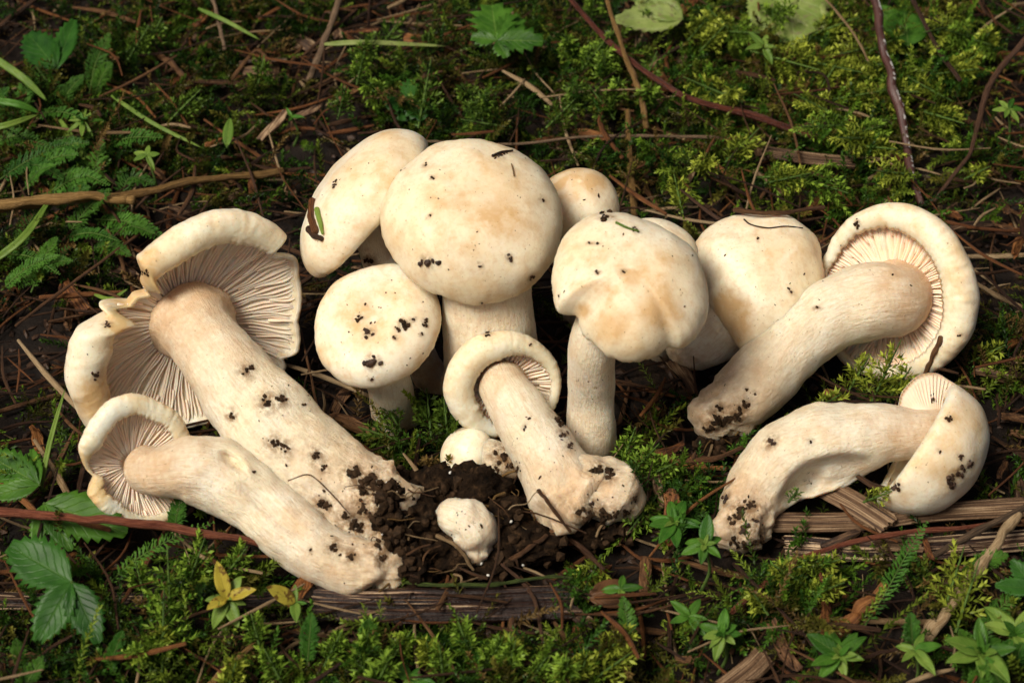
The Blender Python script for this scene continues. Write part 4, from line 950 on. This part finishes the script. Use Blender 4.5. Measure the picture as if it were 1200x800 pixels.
frond('blue-green feathery sprig rising in front of the wood splinters', [(1012, 735, .3), (1040, 690, 1.2), (1062, 650, 2.0), (1086, 612, 2.7)], .32, LFBR)
frond('feathery leaf lying below the slim lying mushroom', [(120, 690, .5), (160, 655, 1.0), (200, 632, 1.3), (250, 612, 1.2)], .3, LEAF)
frond('feathery tuft tucked under the curved cream stem', [(205, 630, .3), (207, 605, 1.0), (214, 580, 1.7)], .34, LFBR)
frond('feathery green sprig beside the dusky oval leaf', [(105, 110, .6), (112, 75, 1.5), (128, 40, 2.2)], .42, LEAF)
for (pts) in ([(0, 210, .3), (30, 190, 1.0), (70, 170, 1.4)], [(20, 300, .3), (35, 260, 1.0), (60, 225, 1.5)], [(-10, 170, .5), (20, 160, 1.2), (60, 175, 1.4)], [(90, 250, .3), (110, 200, 1.0), (120, 165, 1.6)], [(30, 60, .8), (60, 100, 1.2), (85, 110, 1.2)], [(140, 260, .2), (150, 210, .8), (180, 215, 1.0)], [(0, 330, .2), (40, 320, .8), (80, 290, 1.2)]):
    frond('finely cut green leaf in the leafy bank above the torn cap', pts, .42, random.choice([LEAF, LEAF, LFDK]), 'finely cut leaves of the leafy bank')
fr_ = random.Random(5)
for k in range(22):
    x0, y0 = fr_.uniform(-20, 130), fr_.uniform(110, 345); a = fr_.uniform(-.6, 1.2); L = fr_.uniform(45, 85)
    pts = [(x0, y0, .3), (x0 + L * .5 * math.cos(a), y0 - L * .5 * math.sin(a) - 8, 1.3), (x0 + L * math.cos(a), y0 - L * math.sin(a), fr_.uniform(1.5, 2.4))]
    if hides(P(*pts[2]), .3) or hides(P(*pts[1]), .3): continue
    frond('finely cut green leaf in the leafy bank above the torn cap', pts, fr_.uniform(.26, .42), fr_.choice([LEAF, LFBR, LFBR]), 'finely cut leaves of the leafy bank', fine=4)
for k in range(14):
    x0, y0 = fr_.choice([fr_.uniform(-20, 130), fr_.uniform(1060, 1200), fr_.uniform(300, 680)]), fr_.uniform(760, 830); L = fr_.uniform(30, 60); a = fr_.uniform(.6, 2.4)
    pts = [(x0, y0, .3), (x0 + L * .5 * math.cos(a), y0 - L * .5, 1.2), (x0 + L * math.cos(a), y0 - L, 1.9)]
    frond('finely cut dark green leaf in the moss before the bark strips', pts, fr_.uniform(.25, .36), fr_.choice([LEAF, LFBR]), 'finely cut leaves in the moss before the bark strips', fine=4)
for (pts) in ([(1120, 690, .3), (1150, 660, 1.0), (1180, 650, 1.3)], [(1150, 760, .3), (1165, 720, 1.0), (1200, 690, 1.4)], [(720, 780, .3), (735, 740, 1.0), (730, 700, 1.4)]):
    frond('finely cut dark green leaf in the moss before the bark strips', pts, .36, LEAF, 'finely cut leaves in the moss before the bark strips')

# ------------------------------------------------------------------ moss
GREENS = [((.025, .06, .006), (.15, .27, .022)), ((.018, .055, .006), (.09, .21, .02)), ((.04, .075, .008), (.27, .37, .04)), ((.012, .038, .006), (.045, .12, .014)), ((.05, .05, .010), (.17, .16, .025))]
def moss_arrays(shoots, leafl=.27, leafw=.042):
    """shoots: list of (base, dir, length, nleaves, dark, light, scale). Returns numpy verts, tris, colours"""
    VV, FF, CC = [], [], []; off = 0
    for (b, d, L, M, dk, lt, sc) in shoots:
        b = np.array(b); d = np.array(d) / np.linalg.norm(d)
        t = (np.arange(M) + .5) / M
        sag = np.array([rng.normal(0, .12), rng.normal(0, .12), -.32 * abs(rng.normal(.6, .5))]) * L
        p = b + np.outer(t * L, d) + np.outer(t ** 2, sag)
        tan = d * L + np.outer(2 * t, sag); tan /= np.linalg.norm(tan, axis=1)[:, None]
        ref = np.array([.3, .8, .5]); s1 = np.cross(tan, ref); s1 /= np.linalg.norm(s1, axis=1)[:, None]; s2 = np.cross(tan, s1)
        a = np.arange(M) * 2.39996 + rng.random() * 6
        rad = s1 * np.cos(a)[:, None] + s2 * np.sin(a)[:, None]; sid = -s1 * np.sin(a)[:, None] + s2 * np.cos(a)[:, None]
        beta = rng.normal(.85, .16, M)[:, None] * (1.15 - .55 * t[:, None])
        ld = tan * np.cos(beta) + rad * np.sin(beta); up = rad * np.cos(beta) - tan * np.sin(beta)
        ll = (leafl * sc * (1.1 - .5 * t ** 3) * rng.uniform(.75, 1.15, M))[:, None]; lw = leafw * sc * rng.uniform(.8, 1.2, M)[:, None]
        q0 = p; q1 = p + ld * ll * .42 - sid * lw - up * .01; q2 = p + ld * ll * .42 + sid * lw - up * .01; q3 = p + ld * ll + up * ll * .12; qm = p + ld * ll * .45 - up * lw * .5
        blk = np.stack([q0, q1, qm, q2, q3], 1).reshape(-1, 3)
        i0 = off + np.arange(M)[:, None] * 5
        FF.append(np.concatenate([i0 + [0, 2, 1], i0 + [0, 3, 2], i0 + [1, 2, 4], i0 + [2, 3, 4]], 1).reshape(-1, 3))
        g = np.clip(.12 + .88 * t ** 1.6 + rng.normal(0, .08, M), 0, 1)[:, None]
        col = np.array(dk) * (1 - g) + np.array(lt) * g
        CC.append(np.repeat(col, 5, 0)); VV.append(blk); off += M * 5
    return np.concatenate(VV), np.concatenate(FF), np.concatenate(CC)
def tri_mesh(name, V, F, C, mat):
    me = bpy.data.meshes.new(name); nv, nf = len(V), len(F)
    me.vertices.add(nv); me.vertices.foreach_set('co', (V * CM).astype(np.float32).ravel())
    me.loops.add(nf * 3); me.loops.foreach_set('vertex_index', F.astype(np.int32).ravel())
    me.polygons.add(nf); me.polygons.foreach_set('loop_start', np.arange(0, nf * 3, 3, dtype=np.int32))
    a = me.attributes.new('tint', 'FLOAT_COLOR', 'POINT'); a.data.foreach_set('color', np.concatenate([C, np.ones((nv, 1))], 1).astype(np.float32).ravel())
    me.materials.append(mat); me.update(calc_edges=True); me.validate()
    return me
# how thick the moss grows (photo pixel spots: x, y, radius, density)
HOT = [(900, 60, 120, 1.0), (1000, 110, 120, 1.0), (1080, 80, 100, .9), (1130, 170, 70, .5), (830, 150, 90, .6), (620, 60, 140, .6), (740, 150, 80, .6), (90, 150, 120, .7), (180, 60, 110, .7), (300, 150, 80, .45), (60, 260, 90, .5), (520, 110, 90, .6), (330, 20, 80, .4),
       (1030, 440, 70, .9), (1160, 410, 50, .7), (750, 540, 60, .8), (680, 580, 60, .4), (480, 500, 70, .8), (540, 520, 50, .8), (60, 480, 70, .35), (220, 690, 110, .8), (400, 760, 140, .9), (560, 780, 120, .8), (120, 760, 130, .7), (930, 690, 100, .8), (1040, 690, 100, .7), (1130, 660, 90, .8), (1160, 760, 100, .7), (960, 620, 70, .6), (730, 740, 90, .6), (800, 580, 50, .6), (890, 520, 50, .5), (260, 620, 60, .7), (640, 700, 60, .3)]
def moss_density(x, y):
    px, py = pix((x, y, .5)); v = .05
    for (a, b, r, k) in HOT:
        d = math.hypot(px - a, (py - b)) / r
        if d < 1.25: v = max(v, k * (1 - sm(.55, 1.25, d)))
    if px < -40 or px > 1240 or py < -60 or py > 860: v = max(v, .4)
    return v * min(1.2, max(.04, .45 + 2.0 * noise.noise(Vector((x * .42, y * .42, 3))) + .5 * noise.noise(Vector((x * 1.1, y * 1.1, 8)))))
BARE = [(360, 682, 690, 730), (895, 582, 1215, 625), (960, 560, 1060, 650), (1095, 590, 1200, 740), (-10, 690, 130, 712), (845, 750, 905, 800), (440, 540, 660, 690), (975, 685, 1045, 745), (-10, 225, 330, 255), (0, 595, 320, 640)]
shoots = []; tries = 0
while len(shoots) < 17000 and tries < 46000:
    tries += 1
    x, y = random.uniform(-26, 26), random.uniform(-20, 30)
    if random.random() > moss_density(x, y): continue
    z = gz(x, y); u = under((x, y, 0))
    if u is not None and u < 1.6: continue
    px, py = pix((x, y, z)); inner = -60 < px < 1260 and -60 < py < 860
    L = random.uniform(1.2, 3.4) * (1.0 if inner else .9)
    if u is not None and u < 4: L = min(L, 1.0)
    d = Vector((random.gauss(0, .6), random.gauss(-.1, .5), random.uniform(.35, 1.1))).normalized()
    tip = Vector((x, y, z)) + d * L
    tx, ty = pix(tip)
    if any(a < tx < c and b < ty < d for (a, b, c, d) in BARE) and random.random() < .9: continue
    if hides(tip, .15) and random.random() < (.93 if hit_z(tip) > .8 else .3): continue
    dk, lt = random.choice(GREENS); br = random.uniform(.35, 1.1)
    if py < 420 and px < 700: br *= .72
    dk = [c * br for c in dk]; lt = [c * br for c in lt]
    if random.random() < .08: lt = (.2, .13, .04); dk = (.07, .04, .015)
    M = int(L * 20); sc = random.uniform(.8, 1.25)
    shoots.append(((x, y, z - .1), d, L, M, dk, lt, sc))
    if random.random() < .4 and inner:      # feather moss: side branches in a plane
        side = d.cross(CW); side = side.normalized() if side.length > .1 else Vector((1, 0, 0))
        for k in range(3, 9):
            tt = k / 10; q = Vector((x, y, z)) + d * (L * tt) + Vector((0, 0, -.15 * L * tt * tt))
            sg = 1 if k % 2 else -1; bd = (d * .7 + side * sg + Vector((0, 0, random.uniform(-.2, .2)))).normalized()
            bl = L * .42 * (1.15 - tt)
            if hides(q + bd * bl, .1): continue
            shoots.append((q, bd, bl, max(6, int(bl * 24)), dk, lt, sc * .75))
MV, MF, MC = moss_arrays(shoots)
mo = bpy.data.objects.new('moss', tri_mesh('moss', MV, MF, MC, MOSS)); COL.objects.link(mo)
tag(mo, 'carpet of feathery green moss growing over the soil', 'moss', None, 'stuff')
print('moss', len(shoots), len(MF), tries)

# single large moss sprigs that stand out
def sprig(label, px, py, z, tx, ty, tz, key, group=None, branches=9, sc=1.35):
    z, tz = z + .4, tz + .4
    b = P(px, py, z); tip = P(tx, ty, tz); d = tip - b; L = d.length; dk, lt = key
    root = thing('moss_sprig', label, 'moss', b, group)
    V, F, A = tube([(*b, .045), (*b.lerp(tip, .5), .04), (*tip, .02)], 10, 5, .1, 0); build('stem', V, F, STEMG, root, attrs=A)
    sh = [(b, d.normalized(), L, int(L * 22), dk, lt, sc)]; dn = d.normalized(); side = dn.cross(CW).normalized()
    for k in range(branches):
        tt = .15 + .75 * k / branches; sg = 1 if k % 2 else -1
        bd = (dn * .75 + side * sg * .9 + CW * random.uniform(-.2, .35)).normalized(); bl = L * .38 * (1.15 - tt)
        sh.append((b + d * tt, bd, bl, max(8, int(bl * 26)), dk, lt, sc * .85))
    V, F, C = moss_arrays(sh)
    o = bpy.data.objects.new('leaf_scales', tri_mesh('leaf_scales', V - np.array(b), F, C, MOSS)); COL.objects.link(o); o.parent = root; o['kind'] = 'stuff'
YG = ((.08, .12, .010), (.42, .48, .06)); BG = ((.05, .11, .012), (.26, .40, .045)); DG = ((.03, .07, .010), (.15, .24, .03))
for a in [((1018, 478, .5), (1056, 398, 2.6)), ((990, 465, .4), (1020, 415, 1.8)), ((1040, 470, .4), (1068, 430, 1.8)), ((955, 480, .3), (985, 462, 1.2))]:
    sprig('bright yellow-green moss sprig growing against the ring-like cap', *a[0], *a[1], YG, 'bright moss sprigs against the ring-like cap')
sprig('lone moss sprig sticking out beyond the ring-like cap', 1135, 425, .5, 1178, 404, 1.2, YG)
sprig('small moss sprig clinging under the folded white cap', 1012, 588, .9, 1045, 575, 1.5, YG, sc=1.0)
sprig('tiny moss sprig on the rim of the hollowed stem', 924, 588, 1.2, 936, 572, 1.7, DG, sc=.8, branches=5)
for a in [((735, 560, .3), (772, 520, 1.6)), ((755, 560, .3), (795, 540, 1.4)), ((728, 545, .3), (745, 500, 1.3)), ((770, 580, .3), (735, 625, .6))]:
    sprig('fresh moss sprig between the slim upright stem and the star plants', *a[0], *a[1], BG, 'moss sprigs beside the slim upright stem')
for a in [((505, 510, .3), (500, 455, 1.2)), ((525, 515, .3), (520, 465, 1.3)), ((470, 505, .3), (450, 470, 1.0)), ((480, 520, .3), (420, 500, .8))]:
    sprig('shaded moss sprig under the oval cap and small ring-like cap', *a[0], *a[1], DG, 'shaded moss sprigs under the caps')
for a in [((200, 740, .3), (196, 640, 2.2)), ((190, 790, .4), (192, 690, 2.0)), ((215, 700, .3), (240, 630, 1.8)), ((260, 680, .3), (290, 640, 1.3)), ((170, 700, .3), (158, 655, 1.3))]:
    sprig('tall yellow-green moss sprig below the slim lying mushroom', *a[0], *a[1], BG, 'tall moss sprigs below the slim lying mushroom')
for a in [((1105, 720, .4), (1130, 640, 1.9)), ((1120, 740, .4), (1148, 655, 1.6)), ((950, 690, .3), (905, 660, 1.2)), ((940, 700, .3), (990, 682, 1.0)), ((930, 670, .3), (985, 655, 1.0)), ((900, 720, .4), (880, 690, 1.0)), ((700, 770, .4), (745, 735, 1.1)), ((690, 800, .4), (745, 760, 1.0)), ((705, 650, .2), (680, 700, .4))]:
    sprig('light green moss sprig among the wood splinters and red twig', *a[0], *a[1], YG, 'moss sprigs among the wood splinters')
for a in [((520, 800, .5), (515, 755, 1.5)), ((430, 800, .5), (420, 760, 1.4)), ((380, 780, .5), (400, 740, 1.4)), ((560, 790, .5), (590, 745, 1.4)), ((330, 800, .5), (310, 760, 1.4)), ((620, 800, .5), (640, 770, 1.2)), ((460, 770, .4), (480, 742, 1.1))]:
    sprig('leafy green moss sprig below the dark bark strip', *a[0], *a[1], BG, 'moss sprigs below the dark bark strip')
for a in [((880, 60, .8), (960, 82, 1.8)), ((940, 70, .8), (1010, 85, 1.6)), ((870, 120, .6), (800, 90, 1.4)), ((990, 140, .5), (930, 110, 1.5)), ((1000, 170, .5), (1050, 175, 1.1)), ((1080, 130, .5), (1130, 145, 1.3)), ((820, 60, .8), (850, 30, 2.0)), ((1020, 60, .8), (1060, 40, 1.8)), ((850, 190, .4), (890, 150, 1.4)), ((1110, 90, .6), (1150, 60, 1.6)), ((800, 250, .3), (790, 205, 1.2)), ((860, 40, .8), (830, 10, 1.8)), ((1130, 210, .4), (1160, 195, 1.0))]:
    sprig('feathery yellow-green moss sprig on the bank around the crusted twig', *a[0], *a[1], YG, 'feathery moss sprigs on the bank around the crusted twig')
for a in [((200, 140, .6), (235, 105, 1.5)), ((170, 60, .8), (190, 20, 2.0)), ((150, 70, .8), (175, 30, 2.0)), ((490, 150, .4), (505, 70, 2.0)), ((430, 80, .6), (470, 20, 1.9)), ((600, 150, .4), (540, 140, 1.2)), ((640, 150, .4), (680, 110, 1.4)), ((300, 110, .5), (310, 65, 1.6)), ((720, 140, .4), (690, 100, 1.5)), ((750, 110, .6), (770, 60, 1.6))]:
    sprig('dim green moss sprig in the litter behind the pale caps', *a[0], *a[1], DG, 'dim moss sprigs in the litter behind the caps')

sr_ = random.Random(8)
for k in range(26):
    x0, y0 = sr_.uniform(800, 1190), sr_.uniform(20, 215); a = sr_.uniform(-.5, 3.6); L = sr_.uniform(35, 70)
    q = (x0 + L * math.cos(a), y0 - L * .6 * math.sin(a), sr_.uniform(1.3, 2.2))
    if hides(P(*q), .3): continue
    sprig('feathery yellow-green moss sprig on the bank around the crusted twig', x0, y0, .6, *q, YG if k % 3 else BG, 'feathery moss sprigs on the bank around the crusted twig')
for k in range(16):
    x0, y0 = sr_.uniform(20, 700), sr_.uniform(755, 815); L = sr_.uniform(30, 60)
    sprig('leafy green moss sprig below the dark bark strip', x0, y0, .5, x0 + sr_.uniform(-25, 25), y0 - L * .8, sr_.uniform(1.2, 1.8), BG if k % 3 else YG, 'moss sprigs below the dark bark strip', sc=1.5)
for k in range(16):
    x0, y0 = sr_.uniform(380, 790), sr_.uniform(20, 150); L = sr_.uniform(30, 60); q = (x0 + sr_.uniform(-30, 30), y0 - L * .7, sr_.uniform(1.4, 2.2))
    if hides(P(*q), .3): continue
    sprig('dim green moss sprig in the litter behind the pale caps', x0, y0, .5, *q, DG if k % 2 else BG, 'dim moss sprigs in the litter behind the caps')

# ------------------------------------------------------------------ litter: dry needles and bits
def needle_pts(x, y, z, L, r, a, tilt, bend):
    d = Vector((math.cos(a) * math.cos(tilt), math.sin(a) * math.cos(tilt), math.sin(tilt))); s_ = Vector((-math.sin(a), math.cos(a), 0)); c = Vector((x, y, z))
    return [(*(c - d * L * .5), r * .7), (*(c + s_ * bend * L), r), (*(c + d * L * .5), r * .5)]
cand = []; tries = 0
while len(cand) < 4000 and tries < 20000:
    tries += 1
    x, y = random.uniform(-24, 24), random.uniform(-18, 28)
    z = gz(x, y) + random.uniform(.1, 1.9) * (1 if random.random() < .5 else .35); L = random.uniform(.9, 4.2); r = random.uniform(.026, .066) * (1.8 if random.random() < .2 else 1); a = random.uniform(0, math.pi)
    u = under((x, y, 0))
    if u is not None and u < 1.6: continue
    t_ = random.gauss(0, .16); pts = needle_pts(x, y, z, L, r, a, t_, random.gauss(0, .07))
    if any(hides(p[:3], .1) for p in pts): continue
    cand.append((pts, L * r, pix((x, y, z))))
vis = sorted([c for c in cand if 0 < c[2][0] < 1200 and 0 < c[2][1] < 800 and not (lambda h: h[0] is not None)(TREE.ray_cast(CAM, (Vector(c[0][1][:3]) - CAM).normalized()))], key=lambda c: -c[1])
single = {id(c) for c in vis[:260]}
KINDN = [('rust-brown dry needle lying loose in the moss and litter', RUST), ('brown dry needle lying loose in the moss and litter', NEED), ('pale straw-coloured dry needle lying loose in the moss and litter', PALE), ('dark thin twiglet lying loose in the moss and litter', DARK)]
bulk = {}
for i, c in enumerate(cand):
    lab, m = random.choices(KINDN, (3, 5, 1.6, 2.2))[0]
    V, F, A = tube(c[0], 8, 5, .1, i * .37, .7)
    if id(c) in single:
        tag(build('needle', V, F, m, attrs=A), lab, 'needle', lab.split(' lying')[0] + 's in the litter')
    else:
        L_ = bulk.setdefault(m.name, [m, [], [], [], []]); k = len(L_[1]); L_[1] += V; L_[2] += [tuple(j + k for j in f) for f in F]; L_[3] += A['fib'][1]; L_[4] += A['along'][1]
for m, V, F, fb, al in bulk.values():
    tag(build('needle_litter', V, F, m, attrs={'fib': ('FLOAT_VECTOR', fb), 'along': ('FLOAT', al)}, org=(0, 0, 0)), 'loose bed of fine ' + {'needle_rust': 'rusty', 'needle_brown': 'brown', 'dry_straw': 'pale straw', 'dark_twig': 'dark'}[m.name] + ' needles strewn over the ground', 'litter', None, 'stuff')
V, F = [], []
for i in range(6000):                        # crumbs of soil and bark between everything
    x, y = random.uniform(-24, 24), random.uniform(-18, 28)
    r = random.uniform(.05, .16); lv, lf = lump(Vector((x, y, gz(x, y) + r * .3)), Vector((0, 0, 1)), r, i * .7, .7, random.choice([1, 1.5, 2.2]), i)
    k = len(V); V += lv; F += [tuple(j + k for j in f) for f in lf]
tag(build('soil_crumbs', V, F, BARK, smooth=False, org=(0, 0, 0)), 'dark crumbs of soil and bark scattered over the ground', 'litter', None, 'stuff')

chips = []
for q in range(5):
    rr = random.Random(q); V, F = [], []; nL, nW = 7, 4; wd_ = rr.uniform(.22, .4)
    for side in (0, 1):
        for i in range(nL):
            for j in range(nW):
                u, v = i / (nL - 1) - .5, j / (nW - 1) - .5; e = rr.uniform(-.08, .08) if i in (0, nL - 1) else 0
                V.append((u * 1.0 + e, v * wd_ * (1 - .5 * abs(u)) + .05 * math.sin(u * 5 + q), (.05 if side == 0 else -.03) + .04 * n3((u * 3, v * 5, q), 1) - .15 * u * u))
    for side in (0, 1):
        for i in range(nL - 1):
            for j in range(nW - 1):
                a = side * nL * nW + i * nW + j; f = (a, a + nW, a + nW + 1, a + 1); F.append(f if side == 0 else f[::-1])
    m_ = nL * nW
    for i in range(nL - 1):
        for j in (0, nW - 1):
            a = i * nW + j; f = (a, a + m_, a + nW + m_, a + nW); F.append(f if j == 0 else f[::-1])
    for i in (0, nL - 1):
        for j in range(nW - 1):
            a = i * nW + j; f = (a, a + 1, a + 1 + m_, a + m_); F.append(f if i == 0 else f[::-1])
    fib = [(v[1] * 3, v[2] * 2, v[0] * .3 + q) for v in V]
    for nm, mt in (('rust', RUST), ('brown', NEED), ('pale', PLNK)):
        chips.append((nm, mesh_data('bark_chip_' + nm, V, F, mt, False, {'fib': ('FLOAT_VECTOR', fib)})))
cnt = 0
while cnt < 220:
    x, y = random.uniform(-18, 18), random.uniform(-13, 20); z = gz(x, y) + random.uniform(.2, 1.2); p = Vector((x, y, z))
    px, py = pix(p); u = under((x, y, 0)); cnt += 1
    if not (-20 < px < 1220 and -20 < py < 820) or hides(p, .2) or (u is not None and u < 2): continue
    if TREE.ray_cast(CAM, (p - CAM).normalized())[0] is not None: continue
    nm, me = random.choice(chips)
    o = place('bark_chip', me, None, p, Quaternion((0, 0, 1), random.uniform(0, 6.28)) @ Quaternion((1, 0, 0), random.gauss(.2, .35)) @ Quaternion((0, 1, 0), random.gauss(0, .25)), random.uniform(.7, 1.9))
    tag(o, {'rust': 'rust-coloured', 'brown': 'dark brown', 'pale': 'weathered pale'}[nm] + ' bark chip lying loose in the moss and litter', 'bark', nm + ' bark chips in the litter')
